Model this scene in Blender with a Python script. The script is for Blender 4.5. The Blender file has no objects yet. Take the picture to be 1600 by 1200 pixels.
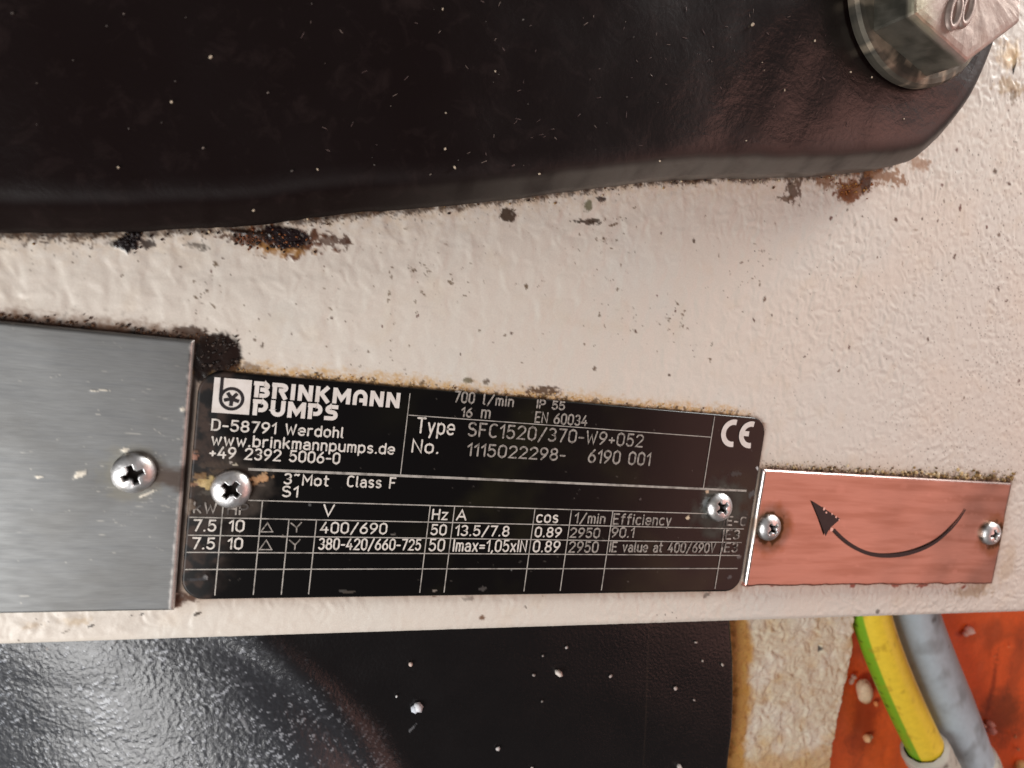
import bpy, math, random
import numpy as np
from mathutils import Matrix, Vector
# One Blender unit is one centimetre: a machine name plate seen from about 13 cm away.
S = bpy.context.scene
S.unit_settings.system = 'METRIC'
S.unit_settings.scale_length = 0.01
COL = S.collection
random.seed(7)
rng = np.random.default_rng(11)

# ------------------------------------------------------------------ camera
F = 1100.0                                   # focal length in pixels of a 1600 wide frame
CAM = np.array([0.983235, 5.686965, 13.197370])
ROT = np.array([[0.9370752750818295, -0.08703713536841008, -0.33810422342400775],
                [0.125256958287702, 0.9877672780300741, 0.09287894731082265],
                [0.32588437095203443, -0.12938447171092343, 0.9365143006111859]])
cd = bpy.data.cameras.new('camera')
cd.sensor_width = 36.0
cd.lens = 36.0 * F / 1600.0
cd.clip_start = 0.5
cd.clip_end = 400
cd.dof.use_dof = True
cd.dof.focus_distance = float(-(ROT.T @ (np.array([6.0, 2.5, 0.0]) - CAM))[2])
cd.dof.aperture_fstop = 0.20
cam = bpy.data.objects.new('camera', cd)
M4 = Matrix.Identity(4)
for i in range(3):
    for j in range(3):
        M4[i][j] = float(ROT[i, j])
    M4[i][3] = float(CAM[i])
cam.matrix_world = M4
COL.objects.link(cam)
S.camera = cam

# ------------------------------------------------------------------ light
W = bpy.data.worlds.new('World')
S.world = W
W.use_nodes = True
W.node_tree.nodes['Background'].inputs[0].default_value = (1.0, 0.94, 0.91, 1)
W.node_tree.nodes['Background'].inputs[1].default_value = 0.10
S.view_settings.view_transform = 'Standard'
S.view_settings.look = 'None'
S.view_settings.exposure = 0.08
S.view_settings.gamma = 1.0


def area(name, loc, target, sx, sy, power, color):
    l = bpy.data.lights.new(name, 'AREA')
    l.shape = 'RECTANGLE'
    l.size, l.size_y = sx, sy
    l.energy = power
    l.color = color
    o = bpy.data.objects.new(name, l)
    o.location = loc
    d = Vector(target) - Vector(loc)
    o.rotation_euler = d.to_track_quat('-Z', 'Y').to_euler()
    COL.objects.link(o)
    return o


area('window_light', (-20, -13, 22), (5, 0, 0), 19, 19, 13000, (1.0, 0.985, 0.965))
area('grazing_light', (38, 36, 9.5), (15, 4, 0), 14, 11, 16500, (1.0, 0.98, 0.95))  # low white light from the upper right
area('added_warm_light', (37, 3, 24), (13, 5, 0), 38, 20, 3000, (1.0, 0.47, 0.38))  # added lamp standing in for an unseen red surface that gets reflected

# ------------------------------------------------------------------ helpers


def at(px, py, z=0.0):
    """Point of the photographed plane at height z seen at photo pixel (px, py)."""
    d = ROT @ np.array([(px - 800) / F, -(py - 600) / F, -1.0])
    s = (z - CAM[2]) / d[2]
    q = CAM + s * d
    return float(q[0]), float(q[1])


def lin(r, g, b):
    f = lambda c: (c / 255 / 12.92) if c / 255 <= 0.04045 else ((c / 255 + 0.055) / 1.055) ** 2.4
    return np.array([f(r), f(g), f(b)])


_P = rng.permutation(512).astype(np.int64)
_A = rng.uniform(0, 2 * np.pi, 512)
_GX, _GY = np.cos(_A), np.sin(_A)


def perlin(x, y, seed=0):
    x = np.asarray(x, float) + seed * 17.37
    y = np.asarray(y, float) - seed * 9.73
    xi = np.floor(x).astype(np.int64)
    yi = np.floor(y).astype(np.int64)
    fx, fy = x - xi, y - yi
    u = fx * fx * fx * (fx * (fx * 6 - 15) + 10)
    v = fy * fy * fy * (fy * (fy * 6 - 15) + 10)

    def g(ix, iy, dx, dy):
        h = _P[(_P[ix & 511] + iy) & 511]
        return _GX[h] * dx + _GY[h] * dy
    a = g(xi, yi, fx, fy)
    b = g(xi + 1, yi, fx - 1, fy)
    c = g(xi, yi + 1, fx, fy - 1)
    d = g(xi + 1, yi + 1, fx - 1, fy - 1)
    return ((a + u * (b - a)) + v * ((c + u * (d - c)) - (a + u * (b - a)))) * 1.5


def fbm(x, y, oct=4, seed=0):
    s, a, t = 0, 1.0, 0
    for i in range(oct):
        s = s + a * perlin(x * 2 ** i, y * 2 ** i, seed + i * 3)
        t += a
        a *= 0.5
    return s / t * 1.4


def sst(a, b, x):
    t = np.clip((x - a) / (b - a), 0, 1)
    return t * t * (3 - 2 * t)


def mixc(col, c, m):
    col[..., :3] = col[..., :3] * (1 - m[..., None]) + np.asarray(c) * m[..., None]


def link(name, me, mat, parent=None):
    o = bpy.data.objects.new(name, me)
    COL.objects.link(o)
    if mat is not None:
        me.materials.append(mat)
    if parent is not None:
        o.parent = parent
    return o


def tag(o, label=None, cat=None, group=None, kind=None):
    if label: o['label'] = label
    if cat: o['category'] = cat
    if group: o['group'] = group
    if kind: o['kind'] = kind
    return o


def mesh_np(name, V, Fq, col=None, smooth=True):
    me = bpy.data.meshes.new(name)
    V = np.ascontiguousarray(V, dtype=np.float32)
    Fq = np.ascontiguousarray(Fq, dtype=np.int32)
    n, k = Fq.shape
    me.vertices.add(len(V))
    me.vertices.foreach_set('co', V.ravel())
    me.loops.add(n * k)
    me.loops.foreach_set('vertex_index', Fq.ravel())
    me.polygons.add(n)
    me.polygons.foreach_set('loop_start', np.arange(0, n * k, k, dtype=np.int32))
    me.update(calc_edges=True)
    if col is not None:
        at_ = me.attributes.new('paint', 'FLOAT_COLOR', 'POINT')
        at_.data.foreach_set('color', np.ascontiguousarray(col, dtype=np.float32).ravel())
    me.polygons.foreach_set('use_smooth', np.full(n, smooth, dtype=bool))
    me.validate()
    return me


def grid_mesh(name, X, Y, Z, col, skirt=None, smooth=True):
    """Quad sheet; skirt closes its four sides down to z = skirt."""
    if skirt is not None:
        X, Y = np.pad(X, 1, mode='edge'), np.pad(Y, 1, mode='edge')
        Zp = np.pad(Z, 1, mode='edge')
        Zp[0, :] = skirt; Zp[-1, :] = skirt; Zp[:, 0] = skirt; Zp[:, -1] = skirt
        Z = Zp
        col = np.pad(col, ((1, 1), (1, 1), (0, 0)), mode='edge')
    n, m = X.shape
    idx = np.arange(n * m).reshape(n, m)
    Fq = np.stack([idx[:-1, :-1], idx[:-1, 1:], idx[1:, 1:], idx[1:, :-1]], -1).reshape(-1, 4)
    return mesh_np(name, np.stack([X, Y, Z], -1).reshape(-1, 3), Fq, col.reshape(-1, 4), smooth)


class MB:
    """Collects vertices and faces of one part."""

    def __init__(self):
        self.v, self.f = [], []

    def add(self, vs, fs):
        b = len(self.v)
        self.v += [tuple(map(float, q)) for q in vs]
        self.f += [tuple(i + b for i in q) for q in fs]

    def build(self, name, mat, parent=None, smooth=False):
        me = bpy.data.meshes.new(name)
        me.from_pydata(self.v, [], self.f)
        if smooth:
            me.polygons.foreach_set('use_smooth', [True] * len(me.polygons))
        me.update()
        return link(name, me, mat, parent)

    def ribbon(self, pts, hw, z, cap=True, closed=False):
        P = np.array(pts, float)
        if closed and np.hypot(*(P[0] - P[-1])) < 1e-6:
            P = P[:-1]
        n = len(P)
        L, R = [], []
        for i in range(n):
            a = P[i - 1] if (i > 0 or closed) else None
            b = P[(i + 1) % n] if (i < n - 1 or closed) else None
            d1 = (P[i] - a) / max(1e-9, np.hypot(*(P[i] - a))) if a is not None else None
            d2 = (b - P[i]) / max(1e-9, np.hypot(*(b - P[i]))) if b is not None else None
            if d1 is None: d1 = d2
            if d2 is None: d2 = d1
            n1 = np.array([-d1[1], d1[0]]); n2 = np.array([-d2[1], d2[0]])
            m = n1 + n2
            l = np.hypot(*m)
            m = m / l if l > 1e-6 else n1
            k = min(1.8, 1 / max(0.3, float(m @ n1)))
            L.append(P[i] + m * hw * k); R.append(P[i] - m * hw * k)
        vs = [(q[0], q[1], z) for q in L] + [(q[0], q[1], z) for q in R]
        fs = []
        for i in range(n if closed else n - 1):
            j = (i + 1) % n
            fs.append((i, n + i, n + j, j))
        if cap and not closed:
            for e, d in ((0, P[0] - P[1]), (n - 1, P[-1] - P[-2])):
                d = d / max(1e-9, np.hypot(*d))
                b = len(vs)
                a0, a1 = (L[e], R[e]) if e == 0 else (R[e], L[e])
                nn = (np.array(a0) - P[e])
                arc = []
                for t in (45, 90, 135):
                    c, s = math.cos(math.radians(t)), math.sin(math.radians(t))
                    q = P[e] + nn * c + d * hw * s
                    arc.append((q[0], q[1], z))
                vs += arc
                i0, i1 = (0, n) if e == 0 else (n + n - 1, n - 1)
                fs.append((i0, b, b + 1, b + 2, i1))
        self.add(vs, fs)


# ------------------------------------------------------------------ materials


def new_mat(name):
    m = bpy.data.materials.new(name)
    m.use_nodes = True
    return m, m.node_tree.nodes, m.node_tree.links, m.node_tree.nodes['Principled BSDF']


def paint_mat(name, metallic=0.0, spec=0.5, bump=0.0, bscale=20, bstretch=(1, 1, 1), rmul=1.0, grain=0.0, coat=0.0):
    """Colour from the surface's own 'paint' layer (rgb) and roughness from its alpha; fine grain on top."""
    m, N, L, B = new_mat(name)
    a = N.new('ShaderNodeAttribute'); a.attribute_name = 'paint'
    tc = N.new('ShaderNodeTexCoord')
    mp = N.new('ShaderNodeMapping'); mp.inputs['Scale'].default_value = bstretch
    L.new(tc.outputs['Object'], mp.inputs['Vector'])
    nz = N.new('ShaderNodeTexNoise')
    nz.inputs['Scale'].default_value = bscale
    nz.inputs['Detail'].default_value = 5
    L.new(mp.outputs['Vector'], nz.inputs['Vector'])
    mr = N.new('ShaderNodeMapRange')
    mr.inputs['From Min'].default_value = 0.25; mr.inputs['From Max'].default_value = 0.75
    mr.inputs['To Min'].default_value = 1 - grain; mr.inputs['To Max'].default_value = 1 + grain
    L.new(nz.outputs['Fac'], mr.inputs['Value'])
    mx = N.new('ShaderNodeVectorMath'); mx.operation = 'SCALE'
    L.new(a.outputs['Color'], mx.inputs[0]); L.new(mr.outputs['Result'], mx.inputs['Scale'])
    L.new(mx.outputs['Vector'], B.inputs['Base Color'])
    L.new(a.outputs['Alpha'], B.inputs['Roughness'])
    B.inputs['Metallic'].default_value = metallic
    B.inputs['Specular IOR Level'].default_value = spec
    B.inputs['Coat Weight'].default_value = coat
    if bump:
        b = N.new('ShaderNodeBump')
        b.inputs['Strength'].default_value = bump
        b.inputs['Distance'].default_value = 0.02
        L.new(nz.outputs['Fac'], b.inputs['Height'])
        L.new(b.outputs['Normal'], B.inputs['Normal'])
    return m


def flat_mat(name, color, rough=0.5, metallic=0.0, c2=None, scale=8.0, bump=0.0, lo=0.4, hi=0.65, stretch=(1, 1, 1), r2=None, spec=0.5):
    m, N, L, B = new_mat(name)
    tc = N.new('ShaderNodeTexCoord')
    mp = N.new('ShaderNodeMapping'); mp.inputs['Scale'].default_value = stretch
    L.new(tc.outputs['Object'], mp.inputs['Vector'])
    nz = N.new('ShaderNodeTexNoise')
    nz.inputs['Scale'].default_value = scale
    nz.inputs['Detail'].default_value = 6
    L.new(mp.outputs['Vector'], nz.inputs['Vector'])
    r = N.new('ShaderNodeMapRange')
    r.inputs['From Min'].default_value = lo; r.inputs['From Max'].default_value = hi
    L.new(nz.outputs['Fac'], r.inputs['Value'])
    mx = N.new('ShaderNodeMix'); mx.data_type = 'RGBA'
    mx.inputs[6].default_value = (*color, 1)
    mx.inputs[7].default_value = (*(c2 if c2 is not None else color), 1)
    L.new(r.outputs['Result'], mx.inputs[0])
    L.new(mx.outputs[2], B.inputs['Base Color'])
    if r2 is not None:
        rr = N.new('ShaderNodeMapRange')
        rr.inputs['To Min'].default_value = rough; rr.inputs['To Max'].default_value = r2
        L.new(r.outputs['Result'], rr.inputs['Value'])
        L.new(rr.outputs['Result'], B.inputs['Roughness'])
    else:
        B.inputs['Roughness'].default_value = rough
    B.inputs['Metallic'].default_value = metallic
    B.inputs['Specular IOR Level'].default_value = spec
    if bump:
        b = N.new('ShaderNodeBump')
        b.inputs['Strength'].default_value = bump
        b.inputs['Distance'].default_value = 0.03
        L.new(nz.outputs['Fac'], b.inputs['Height'])
        L.new(b.outputs['Normal'], B.inputs['Normal'])
    return m


M_CREAM = paint_mat('cream_paint', bump=0.12, bscale=28, grain=0.05, spec=0.45)
M_LOWCREAM = paint_mat('rough_cream_paint', bump=0.35, bscale=16, grain=0.10, spec=0.3)
M_BLACKBODY = paint_mat('hammered_black_paint', bump=0.45, bscale=15, grain=0.15, spec=0.5)
M_ORANGE = paint_mat('orange_paint', bump=0.3, bscale=7, grain=0.08, spec=0.4)
M_ALU = paint_mat('brushed_aluminium', metallic=1.0, bump=0.06, bscale=6, bstretch=(0.6, 9, 1), grain=0.10)
M_TINTED = paint_mat('reflection_tinted_sheet', metallic=1.0, bump=0.05, bscale=5, bstretch=(0.5, 9, 1), grain=0.05)  # metal sheet; the salmon in its paint layer stands for a red reflection
M_PLATE = paint_mat('black_plate_lacquer', bump=0.03, bscale=30, grain=0.15, spec=0.42)
M_PRINT = flat_mat('pale_print', (0.76, 0.71, 0.65), 0.5, c2=(0.36, 0.33, 0.29), scale=13, lo=0.48, hi=0.72)
M_RULE = flat_mat('pale_rule_print', (0.46, 0.43, 0.39), 0.5, c2=(0.17, 0.155, 0.14), scale=7, lo=0.45, hi=0.75)
M_LOGO = flat_mat('white_logo_print', (0.80, 0.75, 0.71), 0.45, c2=(0.72, 0.66, 0.61), scale=7)
M_INK = flat_mat('black_ink', (0.012, 0.008, 0.010), 0.45, c2=(0.02, 0.013, 0.014), scale=6)
M_CAST = None
M_ZINC = paint_mat('zinc_plated_steel', metallic=1.0, bump=0.10, bscale=7, grain=0.08)
M_STEELBOLT = paint_mat('dirty_bolt_steel', metallic=0.7, bump=0.3, bscale=6, grain=0.12)
M_CRUMB = paint_mat('dirt', bump=0.0, grain=0.2, spec=0.4)
M_WIRE = paint_mat('wire_insulation', bump=0.05, bscale=6, grain=0.06, spec=0.5)
M_EMBOSS = flat_mat('bolt_marking_steel', (0.46, 0.37, 0.33), 0.55, metallic=0.6, c2=(0.36, 0.28, 0.25), scale=8)

# ------------------------------------------------------------------ outlines shared by several things
BLOCK_H = 1.0
_edge = [(-9.0, 5.25), (-6.0, 5.55)]
_edge += [at(*q) for q in ((0, 364), (70, 364), (150, 363), (220, 362), (300, 358), (420, 351), (540, 333), (620, 328), (700, 322), (800, 311), (900, 298),
                           (1000, 286), (1100, 279), (1200, 279), (1260, 276), (1313, 272))]
_edge += [(14.2, 10.18), (14.75, 10.62), (15.25, 11.2), (15.62, 11.8), (15.9, 12.5), (16.1, 13.4), (16.2, 14.6), (16.2, 16.5), (16.0, 20.0)]


def smooth_poly(P, step, it=3):
    P = np.array(P, float)
    for _ in range(it):
        Q = [P[0]]
        for a, b in zip(P[:-1], P[1:]):
            Q += [a * 0.75 + b * 0.25, a * 0.25 + b * 0.75]
        Q.append(P[-1])
        P = np.array(Q)
    d = np.concatenate([[0], np.cumsum(np.hypot(*(P[1:] - P[:-1]).T))])
    s = np.arange(0, d[-1], step)
    return np.stack([np.interp(s, d, P[:, 0]), np.interp(s, d, P[:, 1])], -1)


BLOCK_EDGE = smooth_poly(_edge, 0.08)
_s = np.arange(len(BLOCK_EDGE)) * 0.08
BLOCK_EDGE[:, 1] += 0.018 * perlin(_s * 1.1, _s * 0, 5) + 0.012 * perlin(_s * 4, _s * 0, 6)

NP_W, NP_H, NP_T = 12.0, 4.133, 0.07
ALU = dict(x0=-9.0, x1=-0.10, y0=-0.17, y1=4.63, t=0.15)
ARROW_PL = dict(x0=12.10, x1=20.33, y0=0.13, y1=2.96, t=0.14)
SCREWS = [  # photo pixel, height of the plate below, radius, turn of the cross, label
    (207, 741, ALU['t'], 0.345, 0.42, 'cross head screw in the brushed grey metal plate'),
    (361, 766, NP_T, 0.345, 0.95, 'cross head screw in the black name plate beside the kW heading, flaked paint around it'),
    (1127, 794, NP_T, 0.330, 0.75, 'cross head screw in the right end of the black name plate, under the CE mark'),
    (1205, 826, ARROW_PL['t'], 0.315, 0.80, 'cross head screw left of the arrow on the reflection-tinted plate, in a brown dirt ring'),
    (1552, 835, ARROW_PL['t'], 0.315, 0.35, 'cross head screw right of the arrow at the outer end of the reflection-tinted plate'),
]


def poly_dist(X, Y, P):
    """Distance from a grid to a polyline, via a coarse look-up."""
    out = np.full(X.shape, 9.0)
    gx = np.arange(-9, 35, 0.1); gy = np.arange(-1, 21, 0.1)
    GX, GY = np.meshgrid(gx, gy)
    D = np.full(GX.shape, 1e9)
    for q in P[::2]:
        D = np.minimum(D, (GX - q[0]) ** 2 + (GY - q[1]) ** 2)
    D = np.sqrt(D)
    ix = np.clip((X + 9) / 0.1, 0, len(gx) - 1.001); iy = np.clip((Y + 1) / 0.1, 0, len(gy) - 1.001)
    i0, j0 = ix.astype(int), iy.astype(int)
    fx, fy = ix - i0, iy - j0
    return (D[j0, i0] * (1 - fx) + D[j0, i0 + 1] * fx) * (1 - fy) + (D[j0 + 1, i0] * (1 - fx) + D[j0 + 1, i0 + 1] * fx) * fy


def rect_dist(X, Y, x0, x1, y0, y1):
    dx = np.maximum(np.maximum(x0 - X, X - x1), 0)
    dy = np.maximum(np.maximum(y0 - Y, Y - y1), 0)
    return np.hypot(dx, dy)


def blob(X, Y, col, Z, px, py, rx, ry, c, strength=1.0, ang=0.0, rag=0.5, soft=0.35, z0=0.0, lift=0.0, nscale=1.0, seed=0, rough=None, world=False):
    """Paints one ragged stain; centre and radii in photo pixels, laid on the surface at height z0."""
    if world:
        cx, cy, u = px, py, 1.0
    else:
        cx, cy = at(px, py, z0)
        x2, _ = at(px + 10, py, z0)
        u = abs(x2 - cx) / 10.0
    rx, ry = rx * u, ry * u
    R = max(rx, ry) * 2.2 + 0.02
    xs, ys = X[0], Y[:, 0]
    if abs(X[0, 0] - X[-1, 0]) > 1e-6 or abs(Y[0, 0] - Y[0, -1]) > 1e-6:
        sl = (slice(None), slice(None))
        jj = np.where((np.abs(X - cx) < R).any(0))[0]; ii = np.where((np.abs(Y - cy) < R).any(1))[0]
        if len(jj) == 0 or len(ii) == 0: return
        sl = (slice(ii[0], ii[-1] + 1), slice(jj[0], jj[-1] + 1))
    else:
        jj = np.where(np.abs(xs - cx) < R)[0]; ii = np.where(np.abs(ys - cy) < R)[0]
        if len(jj) == 0 or len(ii) == 0: return
        sl = (slice(ii[0], ii[-1] + 1), slice(jj[0], jj[-1] + 1))
    x, y = X[sl] - cx, Y[sl] - cy
    ca, sa = math.cos(ang), math.sin(ang)
    d = np.hypot((x * ca + y * sa) / rx, (-x * sa + y * ca) / ry)
    k = nscale / max(0.02, min(rx, ry))
    d = d + rag * fbm(x * k * 0.8 + px * 0.37, y * k * 0.8 + py * 0.53, 4, seed)
    if max(rx, ry) > 0.12:
        d = d + 0.7 * rag * fbm(x * 9 + px, y * 13 + py, 4, seed + 1)
    m = strength * (1 - sst(1 - soft, 1 + soft, d))
    cc = col[sl]
    mixc(cc, c, m)
    if rough is not None:
        cc[..., 3] = cc[..., 3] * (1 - m) + rough * m
    col[sl] = cc
    if lift and Z is not None:
        Z[sl] += lift * m * (0.6 + 0.6 * fbm(x * 14, y * 14, 3, 3))


DARK = lin(38, 26, 20); BROWN = lin(92, 62, 38); RUST = lin(116, 66, 32); OCHRE = lin(190, 150, 92); GREYD = lin(96, 88, 80)

# ------------------------------------------------------------------ cream machine panel (the setting)
print('panel')
PY0 = -0.785
xs = np.concatenate([np.arange(-9, -3.6, 0.18), np.arange(-3.6, 24.2, 0.026), np.arange(24.2, 34, 0.25)])
ys = np.concatenate([np.arange(20, 17.2, -0.4), np.arange(17.2, 9.4, -0.036), np.arange(9.4, PY0 + 0.12, -0.026)])
a = np.linspace(0, math.pi / 2, 7)[1:]
fil_y = PY0 + 0.12 - 0.12 * np.sin(a); fil_z = -0.12 + 0.12 * np.cos(a)
X, Y = np.meshgrid(xs, np.concatenate([ys, fil_y, [PY0 - 0.005, PY0 - 0.005]]))
Z = np.zeros_like(X)
ZB = np.concatenate([np.zeros(len(ys)), fil_z, [-0.4, -0.8]])[:, None] * np.ones_like(X)
wx, wy = X + 0.10 * perlin(X * 3.1, Y * 3.1, 31), Y + 0.10 * perlin(X * 3.1, Y * 3.1, 37)
right = sst(9, 17, X + 0.3 * Y)
soft_r = perlin(wx * 3.3, wy * 1.9, 1) + 0.35 * perlin(wx * 6, wy * 4, 6)
worm = 1 - np.abs(perlin(wx * 4.2, wy * 3.6, 2)) * 2.2
fine = perlin(wx * 8, wy * 8, 3)
calm = 0.45 + 0.55 * sst(-0.5, 0.4, fbm(X * 0.45, Y * 0.45, 3, 39))
peel = 0.8 * perlin(wx * 5.6, wy * 5.0, 4) + 0.7 * perlin(wx * 9.5, wy * 8.6, 5) + 0.25 * perlin(wx * 17, wy * 15, 7)
Z += (0.019 * soft_r) * (1 - 0.85 * right) * (0.5 + 0.5 * calm) * (0.4 + 0.6 * sst(0.5, 3.0, Y)) + 0.0125 * peel * (0.45 + 0.75 * right + 0.4 * sst(1.5, 0.0, Y)) * calm + 0.0020 * worm + 0.0022 * fine
edge_fade = 1 - 0.6 * np.exp(-np.abs(Y - PY0) / 0.05)
Z *= edge_fade
col = np.empty(X.shape + (4,))
col[..., :3] = np.array([0.735, 0.675, 0.60])
col[..., 3] = 0.40
n_lo = fbm(X * 0.35, Y * 0.35, 4, 41)
mixc(col, np.array([0.72, 0.69, 0.63]), sst(-0.1, 0.6, n_lo + 0.5 * right - 0.2) * 0.8)
mixc(col, lin(205, 178, 138), 0.12 * sst(0.15, 0.8, fbm(X * 1.3, Y * 1.3, 5, 44)))
db = poly_dist(X, Y, BLOCK_EDGE)
n2 = fbm(X * 6, Y * 8, 5, 51)
n3 = fbm(X * 16, Y * 22, 4, 55)
npat = fbm(X * 0.8, Y * 0.8, 3, 58)
dn = rect_dist(X, Y, 0, NP_W, 0, NP_H)
da = rect_dist(X, Y, ALU['x0'], ALU['x1'], ALU['y0'], ALU['y1'])
dc = rect_dist(X, Y, ARROW_PL['x0'], ARROW_PL['x1'], ARROW_PL['y0'], ARROW_PL['y1'])
# grime creeping out from under the casting
mixc(col, lin(196, 160, 112), 0.55 * np.exp(-db / 0.22) * sst(-0.4, 0.4, n2))
mixc(col, BROWN, 0.85 * sst(0.42, 0.6, n3 * 0.55 + 0.85 * np.exp(-db / 0.13) + 0.35 * npat - 0.1))
mixc(col, DARK, 0.9 * sst(0.55, 0.72, n3 * 0.6 + 0.75 * np.exp(-db / 0.12) + 0.45 * npat - 0.1))
n4 = fbm(wx * 3.0, wy * 7.0, 5, 61)
mixc(col, lin(58, 42, 32), 0.85 * sst(0.11, 0.04, db + 0.07 * n3 + 0.05 * n4))
mixc(col, lin(84, 60, 42), 0.8 * sst(0.36, 0.62, n4 * 0.75 + 0.85 * np.exp(-db / 0.20) + 0.5 * npat - 0.42))
mixc(col, lin(44, 32, 26), 0.9 * sst(0.62, 0.82, n4 * 0.75 + 0.95 * np.exp(-db / 0.10) + 0.5 * npat - 0.25))
mixc(col, GREYD, 0.5 * sst(0.62, 0.75, n3 * 0.75 + 0.45 * np.exp(-db / 0.5)) * sst(11, 4, X))
# round the name plate: ochre dust with dark flecks, above the other plates brown grease
up_n = (Y > NP_H - 0.1) * (X > -0.2)
mixc(col, lin(204, 164, 104), 0.9 * sst(0.30, 0.02, dn + 0.16 * n2 - 0.06 * npat) * sst(-0.9, 0.3, n3) * up_n * sst(11.9, 11.0, X))
mixc(col, lin(96, 72, 40), 0.85 * sst(0.5, 0.66, n2 * 0.8 + 0.7 * np.exp(-dn / 0.09) + 0.3 * npat) * up_n * sst(12.0, 11.0, X))
mixc(col, lin(150, 112, 82), 0.6 * np.exp(-dn / 0.08) * (1 - up_n))
mixc(col, lin(34, 24, 20), 0.95 * sst(0.10, 0.0, np.abs(X + 0.06)) * (Y < 4.75) * (Y > 0.1))
up_a = (Y > ALU['y1'] - 0.05) * sst(0.4, -0.2, X)
mixc(col, lin(120, 90, 68), 0.95 * sst(0.30, 0.02, da + 0.13 * n2 + 0.05 * n3) * up_a)
mixc(col, lin(52, 36, 27), 0.9 * sst(0.12, 0.5, n2 + 0.5 * np.exp(-da / 0.10) - 0.25) * np.exp(-da / 0.22) * up_a)
mixc(col, lin(58, 40, 30), 0.9 * np.exp(-da / 0.045) * up_a)
up_c = (Y > ARROW_PL['y1'] - 0.05) * sst(11.9, 12.3, X)
mixc(col, lin(150, 125, 82), 0.8 * np.exp(-dc / 0.14) * up_c)
mixc(col, lin(66, 50, 28), 0.95 * sst(0.38, 0.58, n3 * 0.75 + 0.75 * np.exp(-dc / 0.12) + 0.12 * sst(14, 19, X) - 0.08) * up_c)
mixc(col, lin(168, 142, 108), 0.65 * np.exp(-dc / 0.16) * (1 - up_c) * sst(19, 20.5, X))
mixc(col, lin(176, 140, 112), 0.5 * np.exp(-dc / 0.07) * (1 - up_c))
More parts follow.
